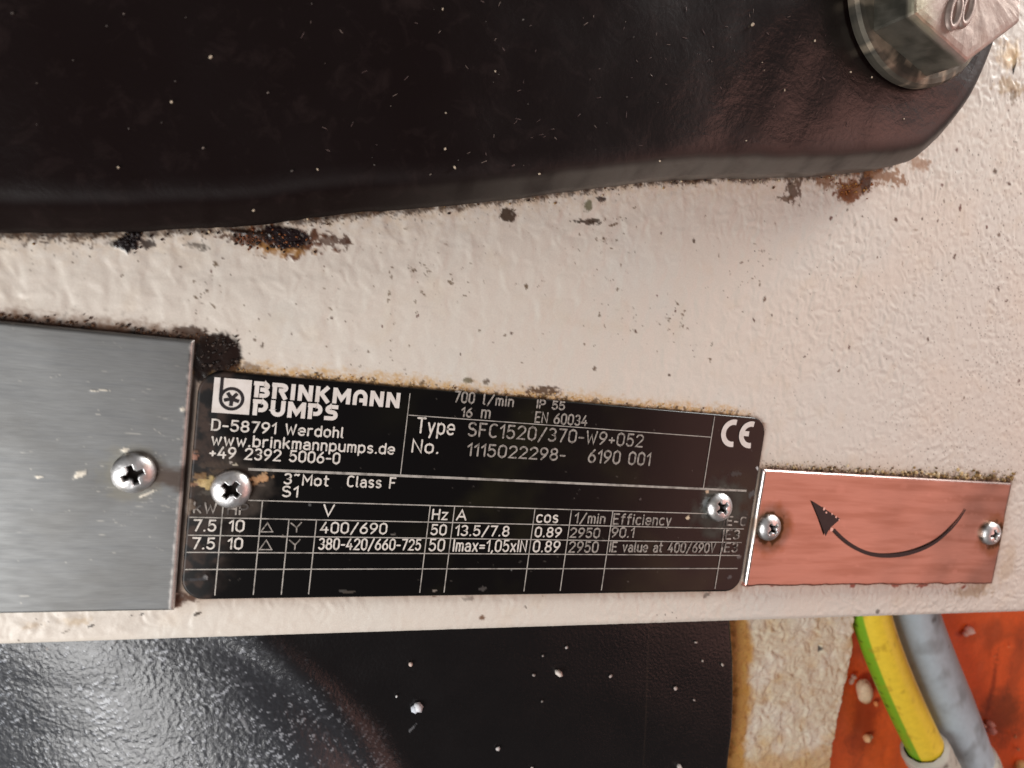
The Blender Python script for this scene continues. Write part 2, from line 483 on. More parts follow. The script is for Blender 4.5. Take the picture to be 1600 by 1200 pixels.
# single stains
big = [
    (344, 551, 36, 34, lin(34, 22, 18), 1.0, 0.25, 0.12), (316, 563, 16, 40, lin(28, 18, 15), 1.0, 0.3, 0.2), (330, 528, 20, 8, DARK, 0.95, 0.6, 0.2),
    (385, 575, 26, 7, BROWN, 0.6, 0.8, 0.4), (300, 517, 24, 8, lin(70, 48, 34), 0.9, 0.6, 0.3),
    (202, 379, 20, 14, lin(30, 24, 26), 1.0, 0.6, 0.15), (231, 381, 12, 7, lin(50, 38, 34), 0.9, 0.7, 0.2), (178, 382, 10, 5, DARK, 0.7, 0.7, 0.3),
    (308, 384, 14, 4, GREYD, 0.8, 0.8, 0.3), (318, 390, 6, 3, DARK, 0.6, 0.8, 0.3),
    (438, 375, 58, 20, lin(100, 58, 32), 0.95, 1.0, 0.18), (440, 390, 40, 10, lin(160, 116, 60), 0.8, 0.9, 0.4), (445, 372, 42, 17, lin(34, 24, 26), 1.0, 0.45, 0.15),
    (385, 372, 30, 12, lin(78, 46, 28), 0.9, 0.9, 0.2), (395, 365, 40, 5, DARK, 0.95, 0.5, 0.3), (515, 376, 24, 9, lin(88, 60, 44), 0.85, 1.3, 0.15), (540, 378, 9, 6, lin(80, 52, 40), 0.9, 0.5, 0.2),
    (793, 337, 12, 11, lin(62, 44, 28), 0.95, 0.7, 0.2), (915, 347, 18, 3, lin(56, 40, 26), 0.9, 0.7, 0.2), (928, 345, 10, 4, lin(60, 44, 28), 0.9, 0.8, 0.2), (918, 321, 6, 8, lin(80, 80, 40), 0.8, 0.7, 0.3), (939, 311, 8, 4, DARK, 0.9, 0.6, 0.2),
    (1330, 296, 22, 14, lin(122, 76, 34), 0.95, 0.7, 0.3), (1322, 305, 17, 7, lin(108, 60, 22), 0.95, 0.7, 0.25), (1352, 283, 10, 12, lin(72, 42, 22), 0.95, 0.7, 0.2), (1385, 275, 26, 9, lin(138, 96, 58), 0.8, 1.1, 0.2),
    (1240, 296, 10, 16, lin(78, 58, 40), 0.9, 0.9, 0.2), (1228, 310, 12, 4, lin(90, 66, 44), 0.85, 0.8, 0.2), (1290, 283, 14, 8, lin(120, 78, 40), 0.8, 0.9, 0.3), (1437, 255, 16, 8, lin(150, 106, 70), 0.7, 0.7, 0.4),
    (1585, 98, 3, 13, lin(26, 20, 14), 1.0, 0.2, 0.15), (1578, 135, 18, 9, lin(176, 150, 112), 0.7, 0.9, 0.4), (1583, 150, 5, 8, lin(120, 100, 76), 0.7, 0.8, 0.3),
    (1578, 85, 16, 14, lin(226, 200, 160), 0.8, 0.5, 0.5),
    
    (850, 610, 24, 6, lin(84, 58, 38), 0.9, 0.9, 0.3), (731, 594, 8, 4, lin(90, 80, 40), 0.8, 0.6, 0.3), (760, 597, 5, 4, lin(80, 60, 38), 0.8, 0.6, 0.3),
    (1545, 765, 14, 16, lin(120, 96, 70), 0.8, 0.7, 0.5), (1575, 880, 12, 20, lin(190, 168, 140), 0.5, 0.6, 0.6), (1520, 925, 26, 7, lin(170, 146, 112), 0.6, 0.8, 0.5),
    (290, 934, 24, 9, lin(86, 58, 42), 0.95, 0.5, 0.3), (275, 943, 10, 8, lin(96, 60, 40), 0.9, 0.6, 0.3), (308, 959, 7, 3, lin(74, 64, 54), 0.95, 0.3, 0.2),
    (142, 978, 6, 2.2, lin(60, 52, 46), 0.95, 0.3, 0.2), (102, 987, 7, 1.2, lin(110, 98, 84), 0.9, 0.2, 0.3), (120, 970, 20, 8, lin(200, 178, 146), 0.6, 0.7, 0.6), (50, 978, 16, 6, lin(196, 176, 150), 0.6, 0.7, 0.6),
    (222, 960, 4, 1.5, DARK, 0.9, 0.3, 0.3), (205, 962, 3, 1.2, DARK, 0.8, 0.3, 0.3), (753, 965, 4, 4, lin(110, 72, 44), 0.9, 0.5, 0.4), (730, 935, 10, 3, GREYD, 0.5, 0.8, 0.4), (1105, 929, 7, 3, GREYD, 0.7, 0.5, 0.3),
    (1371, 955, 3, 3, GREYD, 0.8, 0.3, 0.3), (1210, 912, 6, 3, lin(150, 70, 50), 0.9, 0.5, 0.3), (1400, 913, 9, 3, lin(160, 78, 58), 0.9, 0.6, 0.3), (1442, 914, 8, 3, lin(150, 72, 52), 0.9, 0.6, 0.3), (1332, 914, 4, 4, lin(150, 64, 46), 0.9, 0.4, 0.3), (1505, 917, 4, 2, lin(150, 72, 52), 0.9, 0.4, 0.3),
]
for i, (px, py, rx, ry, c, st, rag, so) in enumerate(big):
    lift = 0.03 if (py < 400 and px < 560 and st >= 0.95) else 0.008
    blob(X, Y, col, Z, px, py, rx, ry, c, st, ang=(0.5 if rx < 8 and ry < 4 else 0.06), rag=rag, soft=so, lift=lift, seed=i % 7, rough=(0.25 if st >= 0.99 else None))
# specks that can be pointed at, then the rest of the dusting
specks = [(518, 497, 5), (652, 494, 5), (651, 488, 3), (540, 502, 3), (404, 499, 3), (422, 492, 4), (398, 531, 5), (410, 540, 7), (456, 522, 4), (597, 510, 3), (575, 549, 4), (720, 553, 3), (799, 521, 4), (771, 535, 2.5),
          (929, 576, 5), (1046, 586, 4), (993, 518, 5), (1027, 462, 3), (1159, 410, 4), (1084, 376, 5), (1055, 486, 3), (1033, 364, 3), (1195, 467, 5), (1206, 492, 3), (1178, 500, 3.5), (1327, 543, 4), (1311, 579, 4.5), (1450, 530, 6),
          (1491, 401, 6), (1542, 355, 4.5), (1561, 367, 4), (1555, 268, 6), (1577, 287, 5), (1472, 289, 4.5), (1475, 314, 3.5), (1441, 342, 4), (1400, 343, 5), (1495, 234, 4), (1548, 204, 4), (1560, 451, 4), (1573, 470, 4), (1592, 595, 4), (1506, 621, 3.5),
          (1324, 328, 4), (1347, 338, 3.5), (1298, 341, 4.5), (1371, 402, 3.5), (1338, 448, 3), (1257, 557, 3), (1083, 548, 3), (216, 408, 4), (283, 417, 5), (348, 403, 5), (329, 423, 4), (190, 431, 5), (113, 410, 3.5), (530, 452, 3), (506, 416, 3), (463, 475, 3), (549, 345, 4), (1465, 345, 4), (1500, 325, 5)]
for i, (px, py, r) in enumerate(specks):
    blob(X, Y, col, Z, px, py, r * random.uniform(0.3, 0.5), r * random.uniform(0.42, 0.72), (lin(88, 62, 48), lin(92, 50, 40), lin(110, 92, 76), lin(84, 66, 50))[i % 4], 0.92, ang=random.uniform(-1.2, 1.2), rag=0.75, soft=0.3, lift=0.004, seed=i % 5)
for i in range(75):
    px, py = random.uniform(0, 1600), random.uniform(250, 1000)
    if i < 45:
        px, py = random.uniform(1250, 1600), random.uniform(150, 600)
    elif i < 200:
        px = random.uniform(450, 900); py = 390 - (px - 450) * 0.11 + abs(random.gauss(0, 28))
    r = random.choice((0.8, 1.0, 1.2, 1.6))
    blob(X, Y, col, None, px, py, r * random.uniform(0.8, 3.0), r * 0.7, lin(138, 116, 98), random.uniform(0.2, 0.6), ang=random.uniform(-1.5, 1.5), rag=0.3, soft=0.4, seed=i % 5)
panel = link('machine_panel', grid_mesh('machine_panel', X, Y, Z + ZB, col), M_CREAM)
tag(panel, kind='structure')

# ------------------------------------------------------------------ black casting across the top
print('casting')


def casting():
    P = BLOCK_EDGE
    T = np.gradient(P, axis=0); T /= np.hypot(T[:, 0], T[:, 1])[:, None]
    Nn = np.stack([-T[:, 1], T[:, 0]], -1)           # inward (towards +y)
    k = np.ones(25) / 25
    Nn = np.stack([np.convolve(np.pad(Nn[:, i], 12, mode='edge'), k, 'valid') for i in (0, 1)], -1)
    Nn /= np.hypot(Nn[:, 0], Nn[:, 1])[:, None]
    prof = [(0.0, -0.15), (0.0, 0.12), (0.01, 0.35), (0.02, 0.56), (0.04, 0.62), (0.09, 0.70), (0.16, 0.80), (0.23, 0.89), (0.27, 0.93), (0.32, 0.965), (0.38, 0.985), (0.46, 0.997), (0.56, 1.0)]
    inner = np.array(prof[-1][0])
    # top sheet: from the fillet to a far back line, in rows
    depth = np.concatenate([np.linspace(0, 1, 30)[1:] ** 1.3])
    rows_x, rows_y, rows_z = [], [], []
    for o, z in prof:
        Q = P + Nn * o
        rows_x.append(Q[:, 0]); rows_y.append(Q[:, 1]); rows_z.append(np.full(len(P), z))
    Q0 = P + Nn * prof[-1][0]
    # back line: every edge point runs to a point further in, fanned round the corner
    B = np.stack([np.clip(Q0[:, 0] * 0.9 - 0.3, -9, 13.2), np.full(len(P), 21.0)], -1)
    for t in depth:
        Q = Q0 * (1 - t) + B * t
        rows_x.append(Q[:, 0]); rows_y.append(Q[:, 1]); rows_z.append(np.full(len(P), BLOCK_H))
    X, Y, Z = np.array(rows_x), np.array(rows_y), np.array(rows_z)
    n_side = len(prof)
    und = 0.055 * fbm(X * 0.28, Y * 0.28, 3, 71) + 0.014 * perlin(X * 1.2, Y * 0.9, 74)
    w = np.concatenate([np.linspace(0, 1, n_side) ** 2, np.ones(len(depth))])[:, None]
    Z = Z + und * w
    col = np.empty(X.shape + (4,))
    col[..., :3] = np.array([0.0062, 0.0024, 0.0024])
    col[..., 3] = 0.245 + 0.07 * fbm(X * 0.7, Y * 0.7, 3, 77)
    sk = np.concatenate([np.ones(n_side - 5), [0.8, 0.35, 0.1, 0, 0], np.zeros(len(depth))])[:, None] * (0.05 + 0.95 * sst(2.0, 9.0, X))
    mixc(col, np.array([0.13, 0.115, 0.100]), 0.95 * sk * sst(-1.6, 0.2, fbm(X * 1.5, Y * 1.5, 4, 79)))  # grey of the lit rim painted in, fading towards the left
    col[..., 3] = col[..., 3] * (1 - 0.0) + np.concatenate([np.ones(n_side - 3), [0.8, 0.55, 0.25], np.zeros(len(depth))])[:, None] * (0.62 - 0.42 * sst(1.0, 8.0, X))
    me = grid_mesh('black_casting', X, Y, Z, col)
    # gloss cut on the rim to damp its highlight, and leftwards on the face
    rim = np.concatenate([np.ones(n_side - 4), [0.9, 0.7, 0.4, 0.15], np.zeros(len(depth))])[:, None]
    face = 0.45 + 0.55 * sst(3.0, 9.0, X)
    gl = face * (1 - rim) + (0.06 + 0.20 * sst(2.0, 9.0, X)) * rim
    ga = me.attributes.new('gloss', 'FLOAT', 'POINT')
    ga.data.foreach_set('value', np.ascontiguousarray(gl, dtype=np.float32).ravel())
    o = link('black_casting', me, CASTMAT)
    return o


m, N, L, B = new_mat('black_casting_paint')
a_ = N.new('ShaderNodeAttribute'); a_.attribute_name = 'paint'
tc = N.new('ShaderNodeTexCoord')
n1 = N.new('ShaderNodeTexNoise'); n1.inputs['Scale'].default_value = 2.4; n1.inputs['Detail'].default_value = 7; n1.inputs['Roughness'].default_value = 0.62
n1.inputs['Distortion'].default_value = 0.6
n2_ = N.new('ShaderNodeTexNoise'); n2_.inputs['Scale'].default_value = 10; n2_.inputs['Detail'].default_value = 4
L.new(tc.outputs['Object'], n1.inputs['Vector']); L.new(tc.outputs['Object'], n2_.inputs['Vector'])
b1 = N.new('ShaderNodeBump'); b1.inputs['Strength'].default_value = 0.16; b1.inputs['Distance'].default_value = 0.08
b2 = N.new('ShaderNodeBump'); b2.inputs['Strength'].default_value = 0.20; b2.inputs['Distance'].default_value = 0.02
L.new(n1.outputs['Fac'], b1.inputs['Height']); L.new(n2_.outputs['Fac'], b2.inputs['Height'])
L.new(b1.outputs['Normal'], b2.inputs['Normal']); L.new(b2.outputs['Normal'], B.inputs['Normal'])
# thin dust in patches
cr = N.new('ShaderNodeMapRange'); cr.inputs['From Min'].default_value = 0.52; cr.inputs['From Max'].default_value = 0.75; cr.inputs['To Max'].default_value = 0.22
L.new(n1.outputs['Fac'], cr.inputs['Value'])
mx = N.new('ShaderNodeMix'); mx.data_type = 'RGBA'
mx.inputs[7].default_value = (0.050, 0.032, 0.030, 1)
L.new(cr.outputs['Result'], mx.inputs[0]); L.new(a_.outputs['Color'], mx.inputs[6])
g_ = N.new('ShaderNodeAttribute'); g_.attribute_name = 'gloss'
L.new(g_.outputs['Fac'], B.inputs['Specular IOR Level'])
L.new(mx.outputs[2], B.inputs['Base Color']); L.new(a_.outputs['Alpha'], B.inputs['Roughness'])
CASTMAT = m
blk = tag(casting(), 'thick black painted cast block with rounded rim across the top of the cream panel', 'cast block')

# ------------------------------------------------------------------ lower black body, cream body, orange body
print('lower bodies')


def edge_x(pts, z):
    """x of a slanting boundary as a function of y, from photo pixels on the surface at height z."""
    q = sorted([at(*p_, z) for p_ in pts], key=lambda t: t[1])
    return np.array([t[1] for t in q]), np.array([t[0] for t in q])


def lower_sheet(name, x0, edge, y0, y1, step, z, mat, zfun, cfun, skirt):
    ey, ex = edge
    yy = np.arange(y1, y0, -step)
    xe = np.interp(yy, ey, ex)
    n = int((xe.max() - x0) / step)
    t = np.linspace(0, 1, n)
    X = x0[:, None] if isinstance(x0, np.ndarray) else x0
    X = X + (xe[:, None] - X) * t[None, :]
    Y = yy[:, None] * np.ones_like(X)
    Z = z + zfun(X, Y)
    r = np.clip((1 - (xe[:, None] - X) / 0.14), 0, 1)
    Z -= 0.10 * (1 - np.sqrt(np.clip(1 - r * r, 0, 1)))
    col = cfun(X, Y, Z)
    return link(name, grid_mesh(name, X, Y, Z, col, skirt=skirt), mat)


ZB_ = -1.25
RIDGE = [at(*q, ZB_) for q in ((330, 940), (420, 1010), (500, 1075), (560, 1140), (600, 1200), (640, 1290))]


def bz(X, Y):
    # left of the ridge the body turns down and away like a shallow drum
    ry = np.array([q[1] for q in RIDGE])[::-1]; rx = np.array([q[0] for q in RIDGE])[::-1]
    d = X - np.interp(Y, ry, rx)
    z = 0.13 * np.exp(-(d / 0.45) ** 2) - 0.033 * np.minimum(d, 0) ** 2 - 0.26 * (Y + 1.6) * sst(0.4, -1.6, d)
    k = sst(0.6, -0.8, d)
    wx, wy = X + 0.1 * perlin(X * 4, Y * 4, 81), Y + 0.1 * perlin(X * 4, Y * 4, 82)
    ham = 0.0085 * np.maximum(-0.1, perlin(wx * 9.5, wy * 12.0, 83)) + 0.006 * perlin(wx * 19, wy * 23, 84)
    return z + ham * (0.16 + 0.84 * k) + 0.012 * perlin(X * 0.7, Y * 0.7, 85)


def bc(X, Y, Z):
    col = np.empty(X.shape + (4,))
    col[..., :3] = np.array([0.0060, 0.0050, 0.0055])
    col[..., 3] = 0.28 + 0.06 * fbm(X, Y, 3, 86)
    ry = np.array([q[1] for q in RIDGE])[::-1]; rx = np.array([q[0] for q in RIDGE])[::-1]
    d = X - np.interp(Y, ry, rx)
    k = sst(0.8, -1.0, d)
    dust = sst(0.30, 0.6, fbm(X * 7, Y * 9, 4, 87) + 0.25 * fbm(X * 0.8, Y * 0.8, 3, 88))
    mixc(col, np.array([0.040, 0.043, 0.050]), 0.85 * k)  # bluish sheen left of the ridge painted into the black
    mixc(col, np.array([0.20, 0.21, 0.235]), 0.3 * dust * k)
    u, v = 0.8 * X + 0.6 * Y, -0.6 * X + 0.8 * Y
    fl = perlin(u * 7, v * 15, 89) + 0.6 * perlin(u * 15, v * 28, 90) + 0.45 * fbm(X * 0.9, Y * 0.9, 3, 94)
    fl = sst(0.50, 0.80, fl)
    mixc(col, np.array([0.40, 0.42, 0.46]), 0.75 * fl * k)  # sparkle of the hammered paint put in as pale flecks
    Z += 0.006 * fl * k
    for i in range(420):                                # pale dust specks
        px, py = random.uniform(0, 1150), random.uniform(965, 1200)
        r = random.choice((1.0, 1.3, 1.7, 2.3))
        blob(X, Y, col, Z, px, py, r * random.uniform(0.7, 1.6), r, lin(168, 158, 152), random.uniform(0.25, 0.75), ang=random.uniform(0, 3), rag=0.3, soft=0.4, z0=ZB_, lift=0.006, seed=i % 5, rough=0.7)
    for (px, py, rx_, ry_, an) in ((185, 1040, 26, 1.3, -0.45), (150, 1065, 11, 1.2, -0.45), (215, 1180, 24, 1.4, -0.55), (245, 1185, 18, 1.2, -1.0), (640, 1142, 14, 1.6, 0.85), (396, 1014, 3, 4, 0.3), (384, 1120, 16, 2, -1.1), (378, 1115, 12, 1.4, -0.9)):
        blob(X, Y, col, Z, px, py, rx_, ry_, lin(130, 132, 136), 0.6, ang=an, rag=0.3, soft=0.35, z0=ZB_, lift=0.01, rough=0.7)
    blob(X, Y, col, Z, 1010, 1090, 1.0, 110, lin(70, 58, 48), 0.25, ang=0.12, rag=0.15, soft=0.5, z0=ZB_)
    return col


eb = edge_x([(1141, 900), (1143, 972), (1147, 1030), (1148, 1090), (1146, 1140), (1139, 1200), (1128, 1280)], ZB_)
bb = lower_sheet('black_machine_body', -7.0, eb, -9.0, 0.6, 0.03, ZB_, M_BLACKBODY, bz, bc, -4.2)
tag(bb, 'black machine body with dusty hammered paint below the cream panel edge', 'machine body')

ZC = -1.7


def cz(X, Y):
    wx, wy = X + 0.12 * perlin(X * 3, Y * 3, 91), Y + 0.12 * perlin(X * 3, Y * 3, 92)
    return 0.060 * fbm(wx * 2.4, wy * 3.4, 4, 93) + 0.020 * perlin(wx * 7, wy * 8, 94)


def cc_(X, Y, Z):
    col = np.empty(X.shape + (4,))
    col[..., :3] = np.array([0.70, 0.63, 0.48]); col[..., 3] = 0.5
    mixc(col, lin(200, 160, 96), 0.55 * sst(0.0, 0.7, fbm(X * 1.1, Y * 1.1, 5, 94)))
    mixc(col, np.array([0.76, 0.72, 0.63]), 0.6 * sst(-0.2, 0.5, fbm(X * 0.9, Y * 0.9, 3, 95)))
    d = X - np.interp(Y, eb[0], eb[1])
    tl = d + 0.25 * fbm(X * 1.2, Y * 1.2, 4, 96)
    mixc(col, lin(196, 146, 62), 0.9 * sst(1.05, 0.75, tl + 0.0 * Y))
    mixc(col, lin(150, 104, 44), 0.7 * sst(0.55, 0.3, tl) * sst(-0.3, 0.3, fbm(X * 4, Y * 4, 4, 97)))
    mixc(col, lin(190, 150, 84), 0.7 * sst(-5.0, -6.0, Y + 0.7 * fbm(X * 1.3, Y * 1.3, 4, 98)))
    mixc(col, lin(170, 128, 70), 0.5 * sst(0.35, 0.7, fbm(X * 5, Y * 6, 4, 99)))
    blob(X, Y, col, Z, 1279, 1014, 5, 3.5, lin(70, 66, 62), 0.95, z0=ZC, rag=0.4)
    blob(X, Y, col, Z, 1311, 1055, 4, 3, lin(150, 136, 112), 0.7, z0=ZC, rag=0.4)
    return col


ec = edge_x([(1340, 900), (1336, 975), (1334, 1020), (1322, 1075), (1312, 1120), (1303, 1170), (1298, 1210), (1285, 1290)], ZC)
cb = lower_sheet('cream_machine_body', 11.5, ec, -9.5, 1.0, 0.034, ZC, M_LOWCREAM, cz, cc_, -3.6)
tag(cb, 'rough cream painted machine body with an ochre stain along the black one', 'machine body')

ZO = -3.3
Xo, Yo = np.meshgrid(np.arange(14, 46, 0.09), np.arange(2, -18, -0.09))
Zo = ZO + 0.09 * fbm(Xo * 0.35, Yo * 0.35, 3, 101) + 0.022 * perlin(Xo * 1.8, Yo * 1.8, 102) + 0.01 * perlin(Xo * 5, Yo * 5, 103)
co = np.empty(Xo.shape + (4,)); co[..., :3] = np.array([0.93, 0.165, 0.036]); co[..., 3] = 0.42
mixc(co, lin(150, 74, 40), 0.55 * sst(0.1, 0.7, fbm(Xo * 0.5, Yo * 0.5, 4, 104)))
for (px, py, rx, ry, c, st, so) in ((1560, 1120, 42, 26, lin(126, 66, 34), 0.8, 0.6), (1548, 1075, 3, 40, lin(120, 44, 22), 0.6, 0.5), (1590, 1030, 14, 40, lin(160, 82, 50), 0.5, 0.7), (1350, 1120, 20, 60, lin(138, 50, 34), 0.65, 0.7), (1500, 990, 6, 4, lin(190, 60, 40), 0.6, 0.5)):  # tall soft patch left of the wire is cable shade painted in
    blob(Xo, Yo, co, Zo, px, py, rx, ry, c, st, z0=ZO, rag=0.5, soft=so)
ob = link('orange_machine_body', grid_mesh('orange_machine_body', Xo, Yo, Zo, co, skirt=-4.6), M_ORANGE)
tag(ob, 'bright orange painted machine body behind the cables at the lower right', 'machine body')

# ------------------------------------------------------------------ cables


def sweep(name, pts, rad, colfun, mat, parent=None, n_a=56, n_s=220):
    P = np.array(pts, float)
    # Catmull-Rom
    Q = np.vstack([2 * P[0] - P[1], P, 2 * P[-1] - P[-2]])
    out = []
    seg = len(P) - 1
    for t in np.linspace(0, seg - 1e-6, n_s):
        i = int(t); u = t - i
        p0, p1, p2, p3 = Q[i], Q[i + 1], Q[i + 2], Q[i + 3]
        out.append(0.5 * ((2 * p1) + (-p0 + p2) * u + (2 * p0 - 5 * p1 + 4 * p2 - p3) * u * u + (-p0 + 3 * p1 - 3 * p2 + p3) * u ** 3))
    C = np.array(out)
    T = np.gradient(C, axis=0); T /= np.linalg.norm(T, axis=1)[:, None]
    up = np.array([0, 0, 1.0])
    side = np.cross(T, up); side /= np.linalg.norm(side, axis=1)[:, None]
    up2 = np.cross(side, T)
    ang = np.linspace(0, 2 * np.pi, n_a + 1)[:-1]
    s = np.concatenate([[0], np.cumsum(np.linalg.norm(C[1:] - C[:-1], axis=1))])
    AA, SS = np.meshgrid(ang, s)
    R = (rad(SS, AA) if callable(rad) else rad) * np.ones_like(AA)
    V = C[:, None, :] + R[..., None] * (np.cos(AA)[..., None] * up2[:, None, :] + np.sin(AA)[..., None] * side[:, None, :])
    col = colfun(SS, AA, V)
    n, m_ = AA.shape
    idx = np.arange(n * m_).reshape(n, m_)
    nx = np.roll(idx, -1, axis=1)
    Fq = np.stack([idx[:-1], nx[:-1], nx[1:], idx[1:]], -1).reshape(-1, 4)
    V = V.reshape(-1, 3); col = col.reshape(-1, 4)
    me = mesh_np(name, V, Fq, col)
    return link(name, me, mat, parent)


def pt3(px, py, z):
    x, y = at(px, py, z)
    return (x, y, z)


def wire_col(s, a, V):
    col = np.empty(s.shape + (4,)); col[..., 3] = 0.38
    col[..., :3] = lin(248, 218, 66) * np.array([0.95, 0.92, 0.9])
    ad = (np.degrees(a) + 180) % 360 - 180
    g = sst(-2, 3, ad) * 0 + sst(WG0, WG0 + 5, ad) * sst(WG1 + 5, WG1, ad)
    mixc(col, lin(124, 176, 40), g)
    mixc(col, lin(176, 140, 40), 0.5 * sst(0.3, 0.7, fbm(s * 2, a * 1.5, 4, 111)))
    tick = (np.mod(s * 1.0 + 0.02 * np.sin(s * 9), 0.27) < 0.055) * (sst(0.0, 0.25, perlin(s * 5, s * 0, 112) + 0.15)) * sst(WT - 9, WT - 6, ad) * sst(WT + 9, WT + 6, ad)
    mixc(col, lin(34, 40, 18), 0.8 * tick)
    return col


WG0, WG1, WT = 58, 135, 92
ew = sweep('earth_wire', [pt3(1330, 820, -2.05), pt3(1349, 900, -1.95), pt3(1361, 962, -1.9), pt3(1384, 1030, -1.85), pt3(1416, 1105, -1.8), pt3(1450, 1175, -1.75), pt3(1490, 1250, -1.7)], 0.56, wire_col, M_WIRE)
tag(ew, 'yellow and green striped earth wire coming out under the cream panel', 'wire')


def grey_col(s, a, V):
    col = np.empty(s.shape + (4,)); col[..., 3] = 0.5
    col[..., :3] = lin(178, 196, 206)
    n = fbm(V[..., 0] * 2.2, V[..., 1] * 2.2 + V[..., 2], 5, 115)
    mixc(col, lin(120, 126, 128), 0.6 * sst(0.1, 0.6, fbm(s * 0.8, a, 3, 116)))
    mixc(col, lin(84, 86, 86), 0.75 * sst(0.62, 0.72, n + 0.1 * perlin(V[..., 0] * 9, V[..., 1] * 9, 117)))
    return col


gc = sweep('grey_cable', [pt3(1372, 800, -3.0), pt3(1394, 890, -2.8), pt3(1414, 965, -2.7), pt3(1443, 1040, -2.6), pt3(1472, 1110, -2.5), pt3(1502, 1190, -2.4), pt3(1534, 1270, -2.3)], 1.02, grey_col, M_WIRE)
tag(gc, 'thick scuffed grey cable running beside the yellow and green wire', 'cable')


def slv_col(s, a, V):
    col = np.empty(s.shape + (4,)); col[..., 3] = 0.6
    col[..., :3] = lin(186, 184, 172)
    mixc(col, lin(90, 84, 74), 0.8 * sst(0.35, 0.55, fbm(V[..., 0] * 4, V[..., 1] * 4, 4, 118)))
    return col


for nm, pa, pb, z, r, lab in (('wire_sleeve', (1443, 1166), (1497, 1270), -1.72, 0.72, 'grey sleeve end round the yellow and green wire at the frame bottom'), ('cable_sleeve', (1498, 1184), (1542, 1285), -2.38, 1.14, 'pale sleeve end round the thick grey cable at the frame bottom')):
    a0, b0 = np.array(pt3(*pa, z)), np.array(pt3(*pb, z + 0.1))
    d = (b0 - a0) / np.linalg.norm(b0 - a0)
    fun = lambda s, a, r=r: r * np.where(s < 0.12, np.sqrt(np.clip(1 - ((0.12 - s) / 0.12) ** 2 * 0.35, 0, 1)), 1.0) + 0.02 * perlin(s * 4, a * 3, 119)
    o = sweep(nm, [a0, a0 * 0.67 + b0 * 0.33, a0 * 0.33 + b0 * 0.67, b0], fun, slv_col, M_WIRE, n_s=60)
    tag(o, lab, 'cable sleeve')

# ------------------------------------------------------------------ plates
print('plates')


def plate_grid(x0, x1, y0, y1, step, t, round_r=0.0, bev=0.03, wob=0.0):
    """Top sheet of a plate with a small rolled edge; returns arrays for painting."""
    nx, ny = int((x1 - x0) / step), int((y1 - y0) / step)
    xs = np.linspace(x0, x1, nx); ys = np.linspace(y1, y0, ny)
    X, Y = np.meshgrid(xs, ys)
    if round_r:
        for cx, sx in ((x0 + round_r, -1), (x1 - round_r, 1)):
            for cy, sy in ((y0 + round_r, -1), (y1 - round_r, 1)):
                u, v = (X - cx) * sx / round_r, (Y - cy) * sy / round_r
                k = (u > 0) & (v > 0)
                mm = np.maximum(u, v); hh = np.hypot(u, v) + 1e-9
                X = np.where(k, cx + sx * round_r * u * mm / hh, X)
                Y = np.where(k, cy + sy * round_r * v * mm / hh, Y)
    return X, Y


def edge_drop(X0, Y0, x0, x1, y0, y1, r):
    d = np.minimum(np.minimum(X0 - x0, x1 - X0), np.minimum(Y0 - y0, y1 - Y0))
    q = np.clip(1 - d / r, 0, 1)
    return -r * (1 - np.sqrt(np.clip(1 - q * q, 0, 1))), d


# brushed grey plate at the left
p = ALU
X, Y = plate_grid(p['x0'], p['x1'], p['y0'], p['y1'], 0.024, p['t'])
# straight edges in the photo are cut a little out of square
drop, d = edge_drop(X, Y, p['x0'], p['x1'], p['y0'], p['y1'], 0.06)
X = X + 0.04 * (1 - (Y - p['y0']) / (p['y1'] - p['y0'])) * sst(-2, -0.1, X)
Z = p['t'] + drop + 0.012 * fbm(X * 0.5, Y * 0.5, 2, 121)
col = np.empty(X.shape + (4,)); col[..., :3] = np.array([0.23, 0.233, 0.233]); col[..., 3] = 0.58
st = fbm(X * 0.6, Y * 14, 4, 122)
mixc(col, np.array([0.20, 0.205, 0.21]), 0.6 * sst(0.0, 0.6, st))
mixc(col, np.array([0.19, 0.187, 0.18]), 0.45 * sst(-0.1, 0.6, fbm(X * 0.7, Y * 0.9, 4, 123)))
mixc(col, np.array([0.85, 0.80, 0.76]), 0.75 * sst(0.05, 0.0, p['x1'] - X - 0.02 + 0.03 * n3[0, 0] + 0.03 * fbm(X * 6, Y * 6, 3, 124)))
sx, sy = at(207, 741, p['t'])
rr = np.hypot(X - sx, Y - sy)
col[..., 3] += 0.06 * fbm(X * 2, Y * 10, 3, 125)
mixc(col, lin(140, 134, 118), 0.4 * sst(0.56, 0.36, rr + 0.12 * fbm(X * 5, Y * 5, 3, 126)))
mixc(col, lin(88, 74, 66), 0.85 * sst(0.75, 0.2, np.abs(Y - sy + 0.02) / 0.36 + 0.35 * fbm(X * 3, Y * 6, 3, 127)) * sst(sx + 0.1, sx + 0.35, X))  # screw's cast shadow painted on the plate to its right
for i in range(110):
    px, py = random.uniform(0, 300), random.uniform(500, 955)
    if i < 50: px, py = random.gauss(215, 40), random.gauss(745, 45)
    w = random.choice((2, 3, 5, 8, 12))
    blob(X, Y, col, None, px, py, w, random.uniform(0.4, 0.9), lin(190, 186, 178), random.uniform(0.15, 0.55), ang=random.gauss(0.1, 0.3), rag=0.4, soft=0.4, z0=p['t'], seed=i % 5)
for (px, py, rx, ry, an) in ((157, 610, 15, 1.2, 0.1), (125, 741, 10, 5, 0.6), (196, 704, 6, 4, 0.1), (285, 640, 4, 4, 0.0), (232, 771, 14, 2.2, 0.5), (60, 745, 6, 2, 0.1)):
    blob(X, Y, col, Z, px, py, rx, ry, lin(222, 214, 200), 0.9, ang=an, rag=0.6, soft=0.3, z0=p['t'], lift=0.008)
